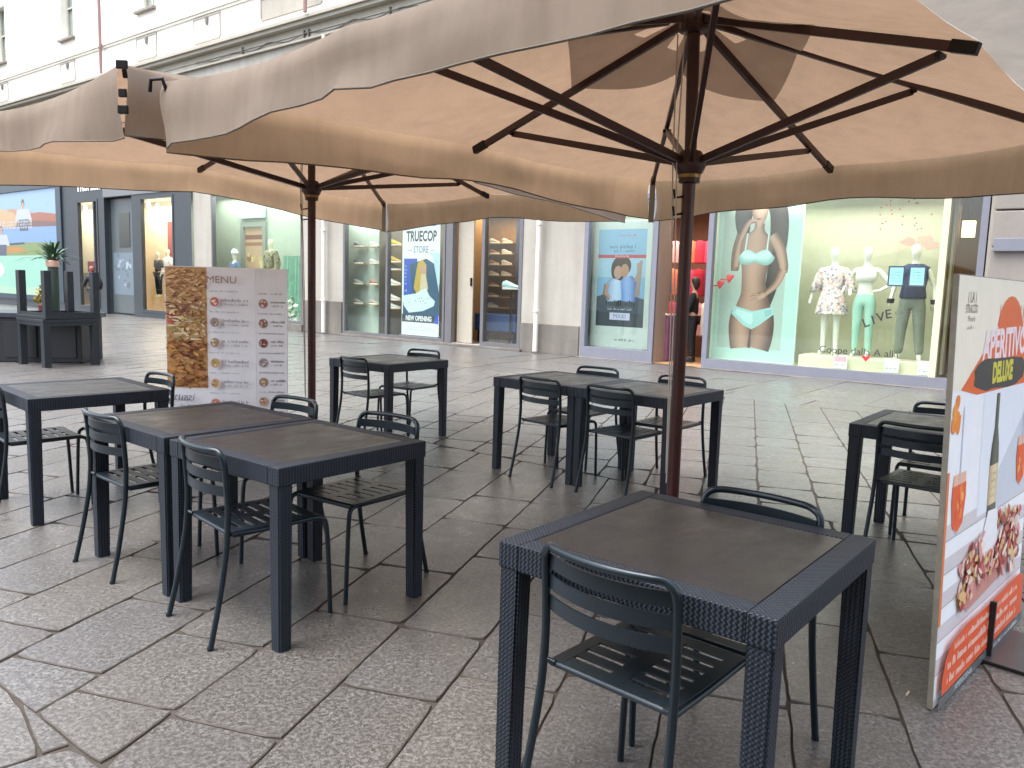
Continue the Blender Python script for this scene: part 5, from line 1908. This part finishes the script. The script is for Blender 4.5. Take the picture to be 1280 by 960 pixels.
for k in range(13):
    a = PI * (1 - k / 12)
    tri.append((.71 + .20 * math.cos(a), 1.31 + .155 * math.sin(a)))
tri.append((1.16, 1.13)); tri.append((1.0, 1.10)); tri.append((.3, 1.10))
tri[1] = (.535, 1.345)
pr.poly(tri, '#e2672c')
for k in range(9):
    x = .54 + k * .045
    pr.poly([(x, 1.30), (x + .012, 1.30), (x + .010, 1.43), (x + .004, 1.43)], '#d85a22')
pr.text('APERITIVO', .66, 1.275, .155, '#f3e2e6', sx=.86, bold=.006, rot=.02)
bl = []
for k in range(26):
    a = 2 * PI * k / 26
    bl.append((.62 + .37 * math.copysign(abs(math.cos(a)) ** .6, math.cos(a)) * (1 + rm.uniform(-.04, .04)), 1.165 + .062 * math.copysign(abs(math.sin(a)) ** .6, math.sin(a)) * (1 + rm.uniform(-.12, .12))))
pr.poly(bl, '#33383a')
pr.text('DELUXE', .64, 1.165, .105, '#d2cb3a', sx=.78, bold=.006)
pr.text('( LA )', .165, 1.452, .055, '#7c7666', sx=.8)
pr.text('STRACCIO', .165, 1.412, .042, '#6f6958', sx=.72)
pr.text('Pinseria', .165, 1.378, .028, '#7c7666', shear=.3); pr.words(.11, .22, 1.342, .014, '#8f8976', rm)
for k in range(5):
    pr.disc(.06 + rm.uniform(-.03, .03), 1.05 + rm.uniform(-.07, .06), rm.uniform(.02, .035), rm.uniform(.025, .045), rm.choice(('#ee9a3a', '#f0a848', '#e8862c')), 12, .15, rm)
# wine bottle
pr.limb([(.60, .60, .062), (.60, .82, .062), (.60, .88, .050), (.60, .95, .024), (.60, 1.085, .021)], '#2c302a', '#5f6656', 7, -.3)
pr.limb([(.60, .64, .0625), (.60, .80, .0625)], '#b8a276', '#e2d2ac', 6, -.2)
for k in range(4):
    pr.words(.57, .635, .67 + k * .03, .012, '#9a8458', rm)

# spritz glasses
for gx, gz in ((.15, .74), (1.04, .78)):
    pr.poly([(gx - .07, gz + .09), (gx - .085, gz), (gx - .06, gz - .1), (gx, gz - .13), (gx + .06, gz - .1), (gx + .085, gz), (gx + .07, gz + .09)], '#e8b9a0')
    pr.poly([(gx - .08, gz + .05), (gx - .083, gz), (gx - .06, gz - .1), (gx, gz - .125), (gx + .06, gz - .1), (gx + .083, gz), (gx + .08, gz + .05)], '#e2591f')
    for q in range(8):
        pr.disc(gx + rm.uniform(-.05, .05), gz + rm.uniform(-.08, .04), .016, .02, rm.choice(('#f08a3a', '#f6b45a', '#d8481c')), 7, .3, rm)
    pr.rect(gx - .004, gz + .05, gx + .004, gz + .33, '#b8c6da')
# board of cold cuts
pr.poly([(.22, .33), (.34, .27), (.86, .30), (1.0, .40), (1.0, .5), (.3, .46)], '#c98a80')
pr.poly([(.42, .42), (.55, .62), (.68, .61), (.8, .44), (.7, .36)], '#eef0f4')
for k in range(330):
    u_ = rm.uniform(0, 1)
    x = .22 + .82 * u_
    z = .38 + .06 * math.sin(u_ * 3) + rm.uniform(-.09, .13) * (0.75 + .6 * u_)
    if .47 < x < .72 and z > .45: continue
    pr.disc(x, z, rm.uniform(.014, .045), rm.uniform(.008, .02), rm.choice(('#c8565a', '#e09a94', '#ead0c4', '#b0383e', '#f0e2d0', '#d8a86a', '#a84a44', '#e8c8b8', '#dcb878')), 9, .3, rm, rm.uniform(-1.2, 1.2))
# orange band with lines of print, grey foot
band = [(.035, .045), (.03, .10), (.06, .17), (.12, .215), (.30, .235), (.55, .228), (.85, .235), (1.10, .24), (1.165, .215), (1.175, .12), (1.16, .045)]
pr.poly(band, '#e0582c')
for k, (z, h) in enumerate(((.178, .030), (.125, .034), (.070, .034))):
    pr.words(.16 if k == 0 else .09, 1.06, z, h, '#f0dccb', rm, .86)
pr.rect(.004, .004, WB - .004, .040, '#5f6264')
pr.text('APERICENA', .30, .022, .030, '#c9d8dc', sx=1.4); pr.words(.66, 1.1, .012, .018, '#d8dcde', rm)
pr.build('print', bd, (0, -.0005, 0))
# sheet-metal foot: upright strip, flat base
mb = MB()
mb.box((.615, -.030, .0125), (.650, -.012, .235), 0, .003)
mb.box((.56, -.36, .0), (.99, -.014, .012), 0, .003)
mb.box((.56, .05, .0), (.99, .12, .012), 0, .003)
mb.build('foot', mat('grey steel foot', '#55565a', .35, .7), t)
mb = MB()
mb.box((.612, -.034, .0125), (.617, -.011, .24)); 
mb.box((.555, -.362, .0), (.5595, -.013, .013))
mb.build('foot_edge', M_BLACK, t)

# ================================================================== LITTER ON THE STONES
mb = MB()
mb.tube([(0, 0, .004), (.028, .004, .004)], .004, 8)
mb.tube([(.028, .004, .004), (.042, .006, .004)], .0041, 8, 1)
o = mb.build('cigarette_butt', [mat('cigarette paper', '#c9c4b8', .8), mat('cork filter', '#a8703c', .8)], loc=(1.474, 2.72, .001), rz=.7)
tag(o, 'white cigarette butt lying on the paving left of the aperitivo board', 'litter')
mb = MB()
mb.quad([(0, 0, .002), (.035, .005, .012), (.03, .03, .004), (.002, .026, .014)])
mb.quad([(.035, .005, .012), (.055, .012, .002), (.05, .03, .003), (.03, .03, .004)])
o = mb.build('paper_scrap', mat('paper scrap', '#c9c6bd', .8), loc=(1.52, 3.62, .001), rz=.3)
tag(o, 'small crumpled paper scrap on the stones beyond the right table leg', 'litter')
